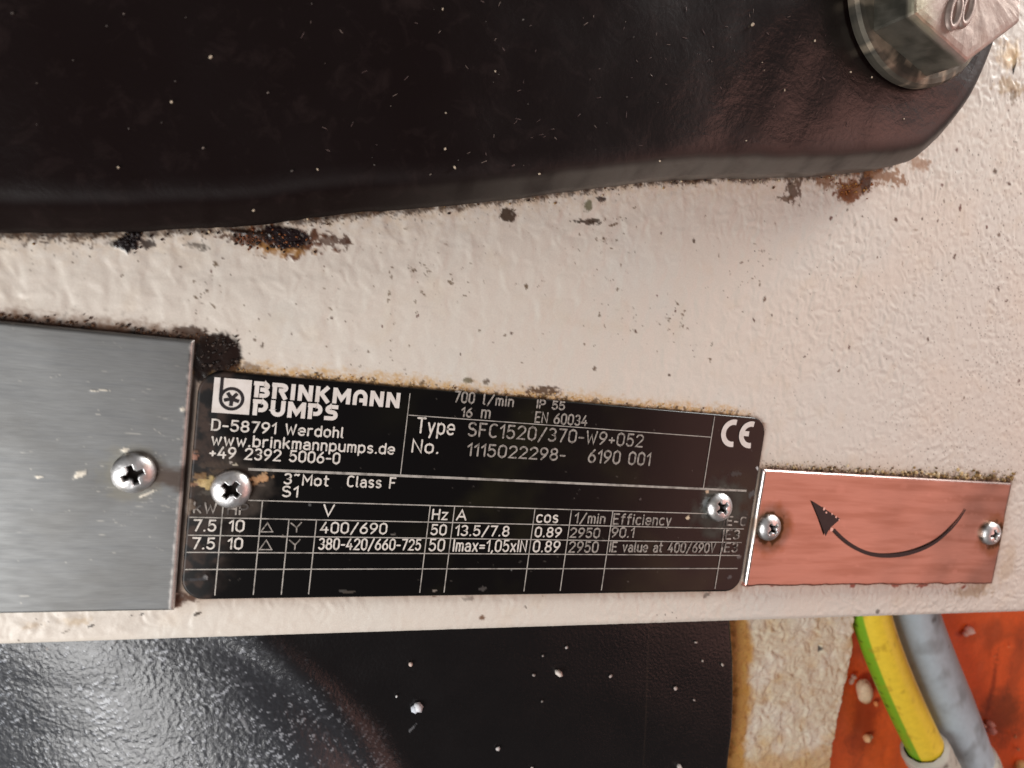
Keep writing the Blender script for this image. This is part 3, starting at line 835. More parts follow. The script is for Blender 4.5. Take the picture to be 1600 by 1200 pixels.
alu = link('grey_metal_plate', grid_mesh('grey_metal_plate', X, Y, Z, col, skirt=0.0), M_ALU)
tag(alu, 'blank brushed grey metal plate left of the black name plate', 'metal plate')

# plate at the right, its red reflection partly put into a salmon base colour
p = ARROW_PL
X, Y = plate_grid(p['x0'], p['x1'], p['y0'], p['y1'], 0.026, p['t'])
drop, d = edge_drop(X, Y, p['x0'], p['x1'], p['y0'], p['y1'], 0.06)
Y = Y + 0.035 * (Y < p['y0'] + 0.2) * fbm(X * 2.2, X * 0, 4, 131) * sst(0.2, 0, d)
Z = p['t'] + drop + 0.018 * fbm(X * 0.5, Y * 0.8, 2, 132)
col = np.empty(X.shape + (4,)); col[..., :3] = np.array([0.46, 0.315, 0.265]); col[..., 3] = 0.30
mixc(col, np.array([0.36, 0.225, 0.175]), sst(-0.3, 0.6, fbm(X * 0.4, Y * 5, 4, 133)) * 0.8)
mixc(col, np.array([0.80, 0.76, 0.73]), 0.9 * sst(0.075, 0.04, d + 0.02 * fbm(X * 8, Y * 8, 3, 134)) * (X < p['x0'] + 0.1))  # bright left edge: caught light painted on
mixc(col, np.array([0.62, 0.50, 0.48]), 0.8 * sst(0.060, 0.03, d + 0.03 * fbm(X * 5, Y * 5, 3, 134)) * (Y > p['y1'] - 0.1))  # pinkish top edge: reflected light painted on
mixc(col, lin(196, 110, 86), 0.7 * sst(0.07, 0.03, d) * (Y < p['y0'] + 0.1))
for i, (px, py, z_, r_, an, lb) in enumerate(SCREWS[3:]):
    sx, sy = at(px, py, z_)
    rr = np.hypot(X - sx, Y - sy)
    mixc(col, lin(150, 104, 60), 0.6 * sst(0.72, 0.40, rr + 0.25 * fbm(X * 2.5, Y * 2.5, 4, 135 + i)))
    mixc(col, lin(80, 60, 36), 0.9 * sst(0.42, 0.35, rr + 0.10 * fbm(X * 5, Y * 5, 4, 137 + i)))
    col[..., 3] += 0.25 * sst(0.7, 0.4, rr)
for i in range(120):
    px, py = random.uniform(1200, 1580), random.uniform(735, 910)
    if i < 70: px = random.gauss(1510, 36); py = random.uniform(740, 905)
    r = random.choice((0.9, 1.3, 2.0, 3.4))
    blob(X, Y, col, None, px, py, r * random.uniform(1, 1.8), r * 0.8, np.array([0.50, 0.34, 0.29]), random.uniform(0.15, 0.6), rag=0.4, soft=0.5, z0=p['t'], seed=i % 5)
blob(X, Y, col, None, 1314, 765, 6, 5, np.array([0.50, 0.34, 0.29]), 0.6, rag=0.3, soft=0.7, z0=p['t'])
salmon = link('arrow_plate', grid_mesh('arrow_plate', X, Y, Z, col, skirt=0.0), M_TINTED)  # salmon is the painted tint that stands for a red reflection
tag(salmon, 'metal plate tinted salmon for its red reflection, with a black curved direction arrow', 'metal plate')
ZA = p['t'] + 0.03
mb = MB()
arc_px = [(1509, 796), (1497, 815), (1480, 833), (1459, 850), (1432, 862), (1404, 868), (1378, 869), (1355, 865), (1334, 855), (1318, 843), (1306, 831), (1299, 823)]
pts = smooth_poly([at(*q, ZA) for q in arc_px], 0.12)
P = pts; n = len(P)
T = np.gradient(P, axis=0); T /= np.hypot(T[:, 0], T[:, 1])[:, None]
hw = np.interp(np.linspace(0, 1, n), [0, 0.15, 0.5, 1], [0.018, 0.036, 0.055, 0.038])
Nn = np.stack([-T[:, 1], T[:, 0]], -1) * hw[:, None]
vs = [(q[0], q[1], ZA) for q in P + Nn] + [(q[0], q[1], ZA) for q in P - Nn]
mb.add(vs, [(i, i + 1, n + i + 1, n + i) for i in range(n - 1)])
M_CHIP = flat_mat('bare_chip', (0.80, 0.60, 0.53), 0.4, metallic=0.6)
hd = [at(*q, ZA) for q in ((1268, 782), (1287, 794), (1313, 811), (1306, 817), (1296, 826), (1290, 838), (1280, 812))]
mb.add([(x, y, ZA + 0.002) for x, y in hd], [tuple(range(len(hd)))])
ar = mb.build('printed_arrow', M_INK, salmon)
for (px, py, r) in ((1287.5, 795, 2.6), (1291, 801, 1.6), (1300, 803, 1.4), (1306, 808, 1.8), (1299.5, 827, 3), (1311, 812, 1.2)):
    x, y = at(px, py, ZA); rr_ = r / 58
    mb = MB()
    mb.add([(x + rr_ * random.uniform(0.7, 1.2) * math.cos(k * 1.047), y + rr_ * random.uniform(0.7, 1.2) * math.sin(k * 1.047), ZA + 0.005) for k in range(6)], [(0, 1, 2, 3, 4, 5)])
    mb.build('ink_chip', M_CHIP, salmon)

# black name plate
X, Y = plate_grid(0, NP_W, 0, NP_H, 0.024, NP_T, round_r=0.40)
Xg, Yg = np.meshgrid(np.linspace(0, NP_W, X.shape[1]), np.linspace(NP_H, 0, X.shape[0]))
drop, d = edge_drop(Xg, Yg, 0, NP_W, 0, NP_H, 0.022)
X = X + 0.02
Z = NP_T + drop + 0.006 * fbm(X * 0.4, Y * 0.4, 2, 141)
col = np.empty(X.shape + (4,)); col[..., :3] = np.array([0.0016, 0.0010, 0.0012]); col[..., 3] = 0.27
mixc(col, np.array([0.017, 0.015, 0.006]), 0.6 * sst(-0.1, 0.7, fbm(X * 0.5, Y * 0.6, 4, 142)) * sst(2.5, 5, X))  # faint olive reflection painted in from the middle rightwards
lz = sst(0.9, 0.0, X + 0.35 * fbm(X * 2.2, Y * 2.2, 4, 143))
mixc(col, lin(66, 50, 42), 0.8 * lz * sst(-0.3, 0.3, fbm(X * 4, Y * 4, 4, 148))); col[..., 3] += 0.25 * lz
for i, (px, py, z_, r_, an, lb) in enumerate(SCREWS[1:3]):
    sx, sy = at(px, py, z_)
    rr = np.hypot(X - sx, Y - sy)
    m_ = sst(0.85, 0.35, rr + 0.35 * fbm(X * 3, Y * 3, 4, 145 + i))
    mixc(col, (lin(58, 46, 36) if i == 0 else lin(74, 72, 66)), 0.75 * m_)
    col[..., 3] += 0.3 * m_
flakes = [(323, 752, 12, 9, (190, 164, 112)), (313, 744, 11, 6, (120, 92, 62)), (318, 756, 7, 5, (204, 178, 128)), (303, 757, 8, 3, (130, 96, 72)), (309, 753, 6, 2.5, (170, 140, 96)),
          (406, 748, 15, 5.5, (196, 150, 108)), (399, 755, 6, 4, (186, 144, 104)), (411, 741, 6, 3, (176, 140, 104)), (408, 758, 8, 2.5, (90, 76, 66)), (301, 713, 8, 6, (150, 108, 90)), (306, 706, 5, 2, (110, 82, 66)),
          (294, 793, 9, 12, (110, 94, 80)), (290, 800, 5, 9, (104, 86, 74)), (361, 722, 3, 1.5, (190, 180, 170)), (367, 726, 4, 1.5, (190, 180, 160)), (343, 736, 16, 3, (70, 54, 40)), (330, 726, 20, 5, (64, 50, 40)), (325, 770, 12, 4, (78, 70, 62)),
          (1104, 786, 8, 7, (120, 124, 124)), (1101, 798, 5, 8, (96, 98, 94)), (1122, 768, 16, 6, (88, 84, 78)), (1105, 767, 2.5, 3.5, (220, 190, 160)), (1075, 809, 2.6, 2.6, (230, 210, 180)), (1155, 870, 3.5, 2.5, (120, 112, 110)), (1140, 902, 3, 3, (96, 90, 90)), (1183, 731, 2, 2, (220, 220, 220)), (1174, 772, 4, 4, (90, 90, 90)), (1150, 740, 8, 3, (70, 64, 62)), (1160, 812, 8, 10, (58, 52, 48)),
          (322, 902, 3, 3.5, (130, 128, 128)), (545, 925, 10, 2, (70, 62, 54)), (534, 923, 6, 1.6, (66, 62, 58)), (679, 923, 3, 1.6, (140, 130, 120)), (754, 920, 5, 3, (70, 66, 64)), (615, 835, 4, 1.6, (110, 104, 98)), (484, 789, 2.5, 2, (80, 80, 80)), (443, 838, 3, 1.3, (150, 140, 130)), (310, 905, 12, 2, (50, 50, 54)), (800, 890, 2, 1.5, (120, 120, 120)), (1000, 780, 2, 1.2, (90, 80, 80))]
for i, (px, py, rx, ry, c) in enumerate(flakes):
    blob(X, Y, col, Z, px, py, rx, ry, lin(*c), 0.9, ang=(0.55 if px in (405, 399, 411) else 0.1), rag=0.75, soft=0.18, z0=NP_T, lift=(0.02 if c[0] > 95 and px < 430 else 0.004), seed=i % 6, rough=0.6)
for i in range(140):
    px, py = random.uniform(285, 1180), random.uniform(590, 930)
    r = random.choice((0.7, 0.9, 1.2))
    blob(X, Y, col, None, px, py, r * random.uniform(0.8, 2.5), r * 0.7, lin(96, 90, 84), random.uniform(0.2, 0.6), ang=random.uniform(-1, 1), rag=0.3, soft=0.4, z0=NP_T, seed=i % 5)
nplate = link('name_plate', grid_mesh('name_plate', X, Y, Z, col, skirt=0.0), M_PLATE)
tag(nplate, 'black printed name plate with a table of motor data and a CE mark', 'name plate')

# ------------------------------------------------------------------ printing on the name plate
print('print')


def arc(cx, cy, rx, ry, a0, a1, n=14):
    return [(cx + rx * math.cos(math.radians(a0 + (a1 - a0) * i / n)), cy + ry * math.sin(math.radians(a0 + (a1 - a0) * i / n))) for i in range(n + 1)]


def stad(w, h, y=0.0, r=None):
    r = r or w / 2
    P = arc(w - r, y + h - r, r, r, 0, 90, 6) + arc(r, y + h - r, r, r, 90, 180, 6) + arc(r, y + r, r, r, 180, 270, 6) + arc(w - r, y + r, r, r, 270, 360, 6)
    return P + [P[0]]


xh = 0.70
G = {   # glyph: (width, strokes) drawn with one round pen, capital height 1
    '0': (.54, [stad(.54, 1)]), '1': (.24, [[(0, .74), (.24, 1), (.24, 0)]]),
    '2': (.54, [arc(.27, .73, .27, .27, 165, -35, 12) + [(0, 0), (.54, 0)]]),
    '3': (.52, [arc(.25, .76, .24, .24, 150, -90, 12) + arc(.25, .26, .27, .26, 88, -150, 14)]),
    '4': (.56, [[(.34, 1), (0, .28), (.56, .28)], [(.42, .52), (.42, 0)]]),
    '5': (.52, [[(.48, 1), (.07, 1), (.04, .55)] + arc(.24, .32, .28, .32, 125, -150, 14)]),
    '6': (.54, [[(.43, 1), (.17, .70), (.05, .48), (.0, .30)], arc(.27, .29, .27, .29, 0, 360, 22)]),
    '7': (.52, [[(0, 1), (.52, 1), (.18, 0)]]),
    '8': (.54, [arc(.27, .76, .23, .24, 0, 360, 18), arc(.27, .265, .27, .265, 0, 360, 20)]),
    '9': (.54, [[(.11, 0), (.37, .30), (.49, .52), (.54, .70)], arc(.27, .71, .27, .29, 0, 360, 22)]),
    '-': (.34, [[(0, .42), (.34, .42)]]), '.': (.06, [[(.02, 0), (.05, .035)]]), ',': (.10, [[(.08, .04), (0, -.16)]]),
    '/': (.50, [[(0, -.12), (.50, 1.02)]]), '+': (.40, [[(0, .38), (.40, .38)], [(.20, .18), (.20, .58)]]), '=': (.42, [[(0, .52), (.42, .52)], [(0, .28), (.42, .28)]]),
    '~': (.34, [[(0, .88), (.08, .96), (.17, .93), (.26, .88), (.34, .97)]]), ' ': (.30, []),
    'A': (.60, [[(0, 0), (.30, 1), (.60, 0)], [(.11, .33), (.49, .33)]]),
    'B': (.55, [[(0, 0), (0, 1)] + arc(.28, .76, .24, .24, 90, -90, 10) + [(0, .52)], [(.28, .50)] + arc(.28, .26, .27, .26, 90, -90, 10) + [(0, 0)]]),
    'C': (.52, [arc(.30, .70, .28, .30, 50, 180, 8) + arc(.30, .30, .28, .30, 180, 310, 8)]),
    'D': (.56, [[(0, 0), (0, 1)] + arc(.24, .68, .32, .32, 90, 0, 7) + arc(.24, .32, .32, .32, 0, -90, 7) + [(0, 0)]]),
    'E': (.48, [[(.48, 1), (0, 1), (0, 0), (.48, 0)], [(0, .52), (.40, .52)]]),
    'F': (.46, [[(.46, 1), (0, 1), (0, 0)], [(0, .52), (.38, .52)]]),
    'H': (.56, [[(0, 0), (0, 1)], [(.56, 0), (.56, 1)], [(0, .52), (.56, .52)]]), 'I': (.02, [[(.01, 0), (.01, 1)]]),
    'M': (.66, [[(0, 0), (0, 1), (.33, .40), (.66, 1), (.66, 0)]]), 'N': (.56, [[(0, 0), (0, 1), (.56, 0), (.56, 1)]]),
    'P': (.54, [[(0, 0), (0, 1)] + arc(.27, .74, .27, .26, 90, -90, 12) + [(0, .48)]]),
    'S': (.54, [arc(.27, .76, .25, .24, 35, 270, 12) + arc(.27, .26, .27, .26, 90, -145, 12)]),
    'T': (.56, [[(0, 1), (.56, 1)], [(.28, 1), (.28, 0)]]), 'V': (.56, [[(0, 1), (.28, 0), (.56, 1)]]),
    'W': (.78, [[(0, 1), (.19, 0), (.39, .72), (.59, 0), (.78, 1)]]), 'Y': (.56, [[(0, 1), (.28, .48), (.56, 1)], [(.28, .48), (.28, 0)]]),
    'a': (.46, [arc(.23, .47, .22, .23, 150, 20, 8) + [(.46, .40), (.46, 0)], [(.46, .40)] + arc(.22, .20, .22, .20, 80, 290, 12) + [(.46, .10)]]),
    'b': (.48, [[(0, 1), (0, 0)], stad(.48, xh)]), 'c': (.42, [arc(.24, xh - .24, .24, .24, 45, 180, 8) + arc(.24, .24, .24, .24, 180, 315, 8)]),
    'd': (.48, [[(.48, 1), (.48, 0)], stad(.48, xh)]),
    'e': (.48, [[(0, .36), (.48, .36)] + arc(.24, .46, .24, .24, 0, 180, 10) + arc(.24, .24, .24, .24, 180, 318, 10)]),
    'f': (.34, [[(.12, 0)] + [(.12, .8)] + arc(.30, .82, .18, .18, 180, 80, 6), [(0, xh), (.32, xh)]]),
    'h': (.40, [[(0, 0), (0, 1)], [(0, .46)] + arc(.20, .50, .20, .20, 180, 0, 10) + [(.40, 0)]]),
    'i': (.02, [[(.01, 0), (.01, xh)], [(.01, .92), (.01, .96)]]), 'k': (.44, [[(0, 0), (0, 1)], [(.40, xh), (0, .28)], [(.16, .42), (.44, 0)]]),
    'l': (.12, [[(.03, 1), (.03, .08), (.12, 0)]]),
    'm': (.62, [[(0, 0), (0, xh)], [(0, .5)] + arc(.155, .545, .155, .155, 180, 0, 8) + [(.31, 0)], [(.31, .52)] + arc(.465, .545, .155, .155, 180, 0, 8) + [(.62, 0)]]),
    'n': (.40, [[(0, 0), (0, xh)], [(0, .46)] + arc(.20, .50, .20, .20, 180, 0, 10) + [(.40, 0)]]), 'o': (.48, [stad(.48, xh)]),
    'p': (.48, [[(0, xh), (0, -.30)], stad(.48, xh)]), 'r': (.32, [[(0, 0), (0, xh)], [(0, .42)] + arc(.24, .46, .24, .24, 180, 75, 8)]),
    's': (.40, [arc(.20, .53, .18, .17, 35, 270, 10) + arc(.20, .18, .20, .18, 90, -145, 10)]),
    't': (.34, [[(.12, 1), (.12, .16)] + arc(.26, .16, .14, .16, 180, 285, 6), [(0, xh), (.32, xh)]]), 'u': (.46, [[(0, xh), (0, .23)] + arc(.23, .23, .23, .23, 180, 360, 10) + [(.46, xh)], [(.46, .25), (.46, 0)]]),
    'v': (.44, [[(0, xh), (.22, 0), (.44, xh)]]), 'w': (.64, [[(0, xh), (.16, 0), (.32, .52), (.48, 0), (.64, xh)]]), 'x': (.44, [[(0, 0), (.44, xh)], [(0, xh), (.44, 0)]]),
    'y': (.44, [[(0, xh), (.22, .02)], [(.44, xh), (.14, -.30)]]), 'z': (.42, [[(0, xh), (.42, xh), (0, 0), (.42, 0)]]),
}
ZP = NP_T + 0.012
GAP = 0.27


def text(s, lb, rb, top, pen=0.017, mat=None, name='lettering'):
    """One printed field: photo pixels of its left and right baseline ends and of its capital height."""
    x0, y0 = at(*lb, ZP); x1, y1 = at(*rb, ZP); _, yt = at(*top, ZP)
    h = yt - y0
    w = sum(G[c][0] for c in s) + GAP * (len(s) - 1)
    k = (x1 - x0) / w
    yb = (y0 + y1) / 2 if abs(y0 - y1) < 0.06 else y0
    mb = MB()
    x = 0
    i = 0
    for c in s:
        cw, strokes = G[c]
        if c == ' ' and mb.v:                        # each word is a print of its own
            mb.build(name, mat or M_PRINT, nplate)
            mb = MB()
        for st_ in strokes:
            P = [(x0 + (x + a_[0]) * k, yb + a_[1] * h) for a_ in st_]
            closed = len(P) > 3 and abs(P[0][0] - P[-1][0]) + abs(P[0][1] - P[-1][1]) < 1e-5
            mb.ribbon(P, pen, ZP + 0.0012 * (i % 3), closed=closed)
            i += 1
        x += cw + GAP
    return mb.build(name, mat or M_PRINT, nplate)


TX = [
    ('D-58791 Werdohl', (331, 671), (535, 684), (332, 655)), ('www.brinkmannpumps.de', (331, 694), (615, 709.5), (332, 677.5)), ('+49 2392 5006-0', (328, 713.7), (529.5, 725), (328.5, 697)),
    ('3~', (444, 755.5), (466, 756.5), (445, 740)), ('Mot', (473, 757.5), (512.5, 759), (474, 742.5)), ('Class F', (542.5, 760), (616.5, 762.5), (544, 744)), ('S1', (441, 775.5), (464, 776), (442.5, 760)),
    ('kW', (303, 800.5), (337, 801.5), (304, 785)), ('HP', (356, 803), (386, 803.8), (357, 787)), ('V', (505, 806), (520.5, 806), (505, 789)),
    ('7.5', (302.5, 829), (336, 829.5), (304, 812.5)), ('10', (358, 829.5), (380, 830), (359, 813)), ('400/690', (501, 832), (603, 834), (502, 816)),
    ('7.5', (300.5, 857), (334, 857.5), (301.5, 840.5)), ('10', (356, 857), (377.5, 857.5), (357, 841)), ('380-420/660-725', (498, 857.5), (656, 859.5), (499, 841)),
    ('700', (710, 628), (740, 629.5), (711, 612)), ('l/min', (755, 631), (801, 635), (756, 616)), ('16', (721, 650.5), (736.5, 651.5), (722, 637)), ('m', (752, 652.5), (764.5, 653.5), (753, 635.5)),
    ('IP 55', (839, 636), (881, 641), (840, 624)), ('EN 60034', (836, 660.5), (916, 664), (837, 645)),
    ('Type', (651, 675.5), (708.5, 679), (652, 653)), ('SFC1520/370-W9+052', (731, 680.5), (1003, 698), (732, 660.5)), ('No.', (644, 706), (683.5, 708), (646, 687)), ('1115022298-', (730, 711.5), (881.5, 719), (731, 693.5)), ('6190 001', (919, 721.5), (1014, 727), (920, 702.5)),
    ('Hz', (675.5, 811), (698, 811.7), (676.5, 796)), ('A', (713.5, 812), (727.5, 812.5), (714.5, 797)), ('cos', (838.5, 815.5), (870.5, 816.5), (840, 799.5)), ('1/min', (898, 816), (944, 818), (899, 801.5)), ('Efficiency', (958, 818.5), (1047, 820.5), (959, 803)),
    ('50', (673.5, 835), (696, 835.5), (674.5, 820)), ('13.5/7.8', (711.5, 836), (794, 837.5), (712.5, 821)), ('0.89', (836, 838), (875.5, 839), (837, 824)), ('2950', (891, 839), (935.5, 840), (892, 825)), ('90.1', (955.5, 838.5), (989, 839.5), (956.5, 824)), ('IE3', (1129, 841.5), (1154, 842.5), (1130, 828)),
    ('50', (670.5, 860), (693, 860.5), (671.5, 842.5)), ('Imax=1,05xIN', (708, 860.5), (821, 862), (709, 843)), ('0.89', (833, 861.5), (873, 862.5), (834, 845)), ('2950', (889, 862), (933, 863), (890, 846)), ('IE value at 400/690V', (952.5, 861.5), (1116, 863), (953.5, 847)), ('IE3', (1127.5, 861.5), (1151, 862.5), (1128.5, 848)),
    ('IE-C', (1131, 820), (1164, 821), (1132, 807)),
]
M_FADED = flat_mat('worn_print', (0.42, 0.38, 0.34), 0.55, c2=(0.06, 0.05, 0.045), scale=6, lo=0.38, hi=0.58)
M_DULL = flat_mat('dull_print', (0.38, 0.345, 0.31), 0.55, c2=(0.13, 0.115, 0.10), scale=20, lo=0.44, hi=0.66)
for s, a, b, c in TX:
    mt = M_PRINT
    if s in ('IE-C', 'HP', 'kW') or (s == 'IE3'): mt = M_FADED
    elif a[0] > 700 and (a[1] < 730 or a[0] > 880): mt = M_DULL
    pen = 0.0160 if a[0] < 480 else 0.0155 + 0.0035 * min(1, (a[0] - 480) / 600)
    if s.startswith(('Type', 'SFC', 'No', '111', '6190')): pen += 0.002
    text(s, a, b, c, pen, mt)
# winding symbols
for (l_, r_, ap) in (((407.5, 831), (426, 831), (418, 817)), ((405.5, 858.8), (424.5, 858.8), (416, 844))):
    mb = MB(); P = [at(*q, ZP) for q in (l_, r_, ap)]
    mb.ribbon(P + [P[0]], 0.012, ZP, closed=True); mb.build('delta_symbol', M_DULL, nplate)
for (l_, r_, md, bt) in (((455, 817.5), (471, 816.5), (463.5, 824.5), (463.3, 831)), ((452.5, 844), (468.8, 843), (461, 851.5), (460.5, 858.8))):
    mb = MB(); P = [at(*q, ZP) for q in (l_, md, r_)]
    mb.ribbon(P, 0.012, ZP); mb.ribbon([at(*md, ZP), at(*bt, ZP)], 0.012, ZP + 0.002); mb.build('star_symbol', M_DULL, nplate)
# ruled table
HL = [(2.424, 0.95, 11.75, 0.030), (1.856, 1.0, 11.25, 0.013), (1.519, 0.06, 11.85, 0.013), (1.193, 0.06, 11.85, 0.013), (0.881, 0.06, 11.85, 0.013), (0.566, 0.06, 11.85, 0.013), (3.611, 3.72, 10.56, 0.011)]
for y, xa, xb, hw in HL:
    mb = MB(); hw *= 0.8; mb.ribbon([(xa, y), (xa * .6 + xb * .4, y + 0.004), (xb, y)], hw, ZP - 0.003, cap=False); mb.build('rule_line', M_RULE, nplate)
VL = [(0.585, 1.85, .08, .013), (1.238, 1.85, .08, .013), (1.727, 1.52, .08, .013), (2.217, 1.52, .08, .013), (4.344, 1.85, .08, .013), (4.840, 1.85, .08, .013), (6.559, 1.85, .08, .013), (7.388, 1.85, .08, .014), (8.367, 1.85, .08, .015), (11.308, 1.52, .08, .015),
      (3.696, 4.03, 2.44, .011), (10.57, 4.08, 2.44, .014)]
for x, ya, yb, hw in VL:
    mb = MB(); mb.ribbon([(x + 0.006, ya), (x, yb)], hw * 0.8, ZP - 0.0015, cap=False); mb.build('rule_line', M_RULE, nplate)
# maker's emblem: white square with a dark b whose bowl holds a five armed wheel
mb = MB()
sq = [at(*q, ZP) for q in ((335, 589.5), (394, 594), (389, 648.5), (330.5, 644))]
x0, y1 = sq[0]; x1 = sq[1][0]; y0 = (sq[2][1] + sq[3][1]) / 2; y1 = (sq[0][1] + sq[1][1]) / 2; x0 = (sq[0][0] + sq[3][0]) / 2; x1 = (sq[1][0] + sq[2][0]) / 2
mb.add([(x0, y0, ZP), (x1, y0, ZP), (x1, y1, ZP), (x0, y1, ZP)], [(0, 1, 2, 3)])
emb = mb.build('emblem', M_LOGO, nplate)
cw = x1 - x0; ch = y1 - y0
cx, cy = x0 + 0.50 * cw, y0 + 0.425 * ch
R_ = 0.295 * cw
mb = MB()
mb.ribbon(arc(cx, cy, R_, R_, 0, 360, 40), 0.045 * cw, ZP + 0.003, closed=True)
xb_ = cx - R_
mb.ribbon([(xb_, y1 + 0.002), (xb_, cy)], 0.045 * cw, ZP + 0.0045, cap=False)
for k, a0 in enumerate((50, 126, 195, 268, -18)):
    ca, sa = math.cos(math.radians(a0)), math.sin(math.radians(a0))
    mb.ribbon([(cx, cy), (cx + 0.21 * cw * ca, cy + 0.21 * cw * sa)], 0.050 * cw, ZP + 0.003 + 0.0008 * k, cap=False)
mb.build('emblem_mark', M_INK, emb)

# maker's name in heavy letters
BG = {
    'B': (.80, [[(.16, 0), (.16, .86)], [(0, .86), (.50, .86)] + arc(.50, .72, .16, .14, 90, -70, 6), [(.32, .50), (.58, .50)], [(.55, .52)] + arc(.48, .30, .20, .17, 60, -90, 7) + [(.30, .13)]]),
    'R': (.82, [[(.14, 0), (.14, .86)], [(0, .86), (.46, .86)] + arc(.48, .70, .20, .16, 90, -90, 8) + [(.34, .54)], [(.42, .56), (.70, 0)]]),
    'I': (.28, [[(.14, 0), (.14, 1)]]), 'N': (.80, [[(.14, 0), (.14, 1)], [(.16, .92), (.64, .08)], [(.66, 0), (.66, 1)]]),
    'K': (.80, [[(.14, 0), (.14, 1)], [(.66, 1), (.28, .50)], [(.30, .58), (.70, 0)]]), 'M': (.98, [[(.14, 0), (.14, 1)], [(.16, .9), (.49, .30), (.82, .9)], [(.84, 0), (.84, 1)]]),
    'A': (.80, [[(.13, 0), (.13, .50)] + arc(.40, .52, .27, .35, 180, 0, 12) + [(.67, 0)], [(.36, .32), (.66, .32)]]),
    'P': (.80, [[(.14, 0), (.14, .86)], [(0, .86), (.44, .86)] + arc(.44, .60, .22, .26, 90, -90, 10) + [(.30, .34)]]),
    'U': (.80, [[(.14, 1), (.14, .42)] + arc(.40, .42, .26, .29, 180, 360, 12) + [(.66, 1)]]),
    'S': (.74, [[(.72, .86), (.36, .86)] + arc(.36, .69, .20, .17, 90, 270, 8) + [(.40, .52)] + arc(.42, .33, .20, .20, 90, -90, 8) + [(.02, .13)]]),
}


def bold(s, lb, rb, top):
    x0, y0 = at(*lb, ZP); x1, y1 = at(*rb, ZP); _, yt = at(*top, ZP)
    h = yt - y0
    g = 0.075
    w = sum(BG[c][0] for c in s) + g * (len(s) - 1)
    k = (x1 - x0) / w
    yb = (y0 + y1) / 2
    mb = MB(); x = 0; i = 0
    for c in s:
        cw_, strokes = BG[c]
        for st_ in strokes:
            mb.ribbon([(x0 + (x + q[0]) * k, yb + q[1] * h) for q in st_], 0.128 * min(h, k * 1.0), ZP + 0.0008 * (i % 5), cap=False); i += 1
        x += cw_ + g
    return mb.build('brand_lettering', M_LOGO, nplate)


bold('BRINKMANN', (395, 620.5), (624.5, 638), (397, 595))
bold('PUMPS', (393.3, 648.5), (527, 657.5), (395.3, 623))
# CE mark
mb = MB()


def ce_arc(c_top, c_bot, c_mid, zz):
    (xt, yt), (xb_, yb_), (xl, yl) = [at(*q, ZP) for q in (c_top, c_bot, c_mid)]
    r = (yt - yb_) / 2 / math.sin(math.radians(78))
    cx_ = xl + r; cy_ = (yt + yb_) / 2
    mb.ribbon(arc(cx_, cy_, r, r, 78, 282, 20), 0.062, zz, cap=False)
    return cx_, cy_, r


ce_arc((1147.5, 660), (1142.5, 694), (1130.5, 677), ZP)
cx_, cy_, r = ce_arc((1176, 663), (1171.5, 696), (1158.5, 679), ZP + 0.001)
mb.ribbon([(cx_ - r, cy_ + 0.02), (cx_ - 0.05, cy_ + 0.02)], 0.058, ZP + 0.003, cap=False)
mb.build('ce_mark', M_LOGO, nplate)

# ------------------------------------------------------------------ screws
print('screws')


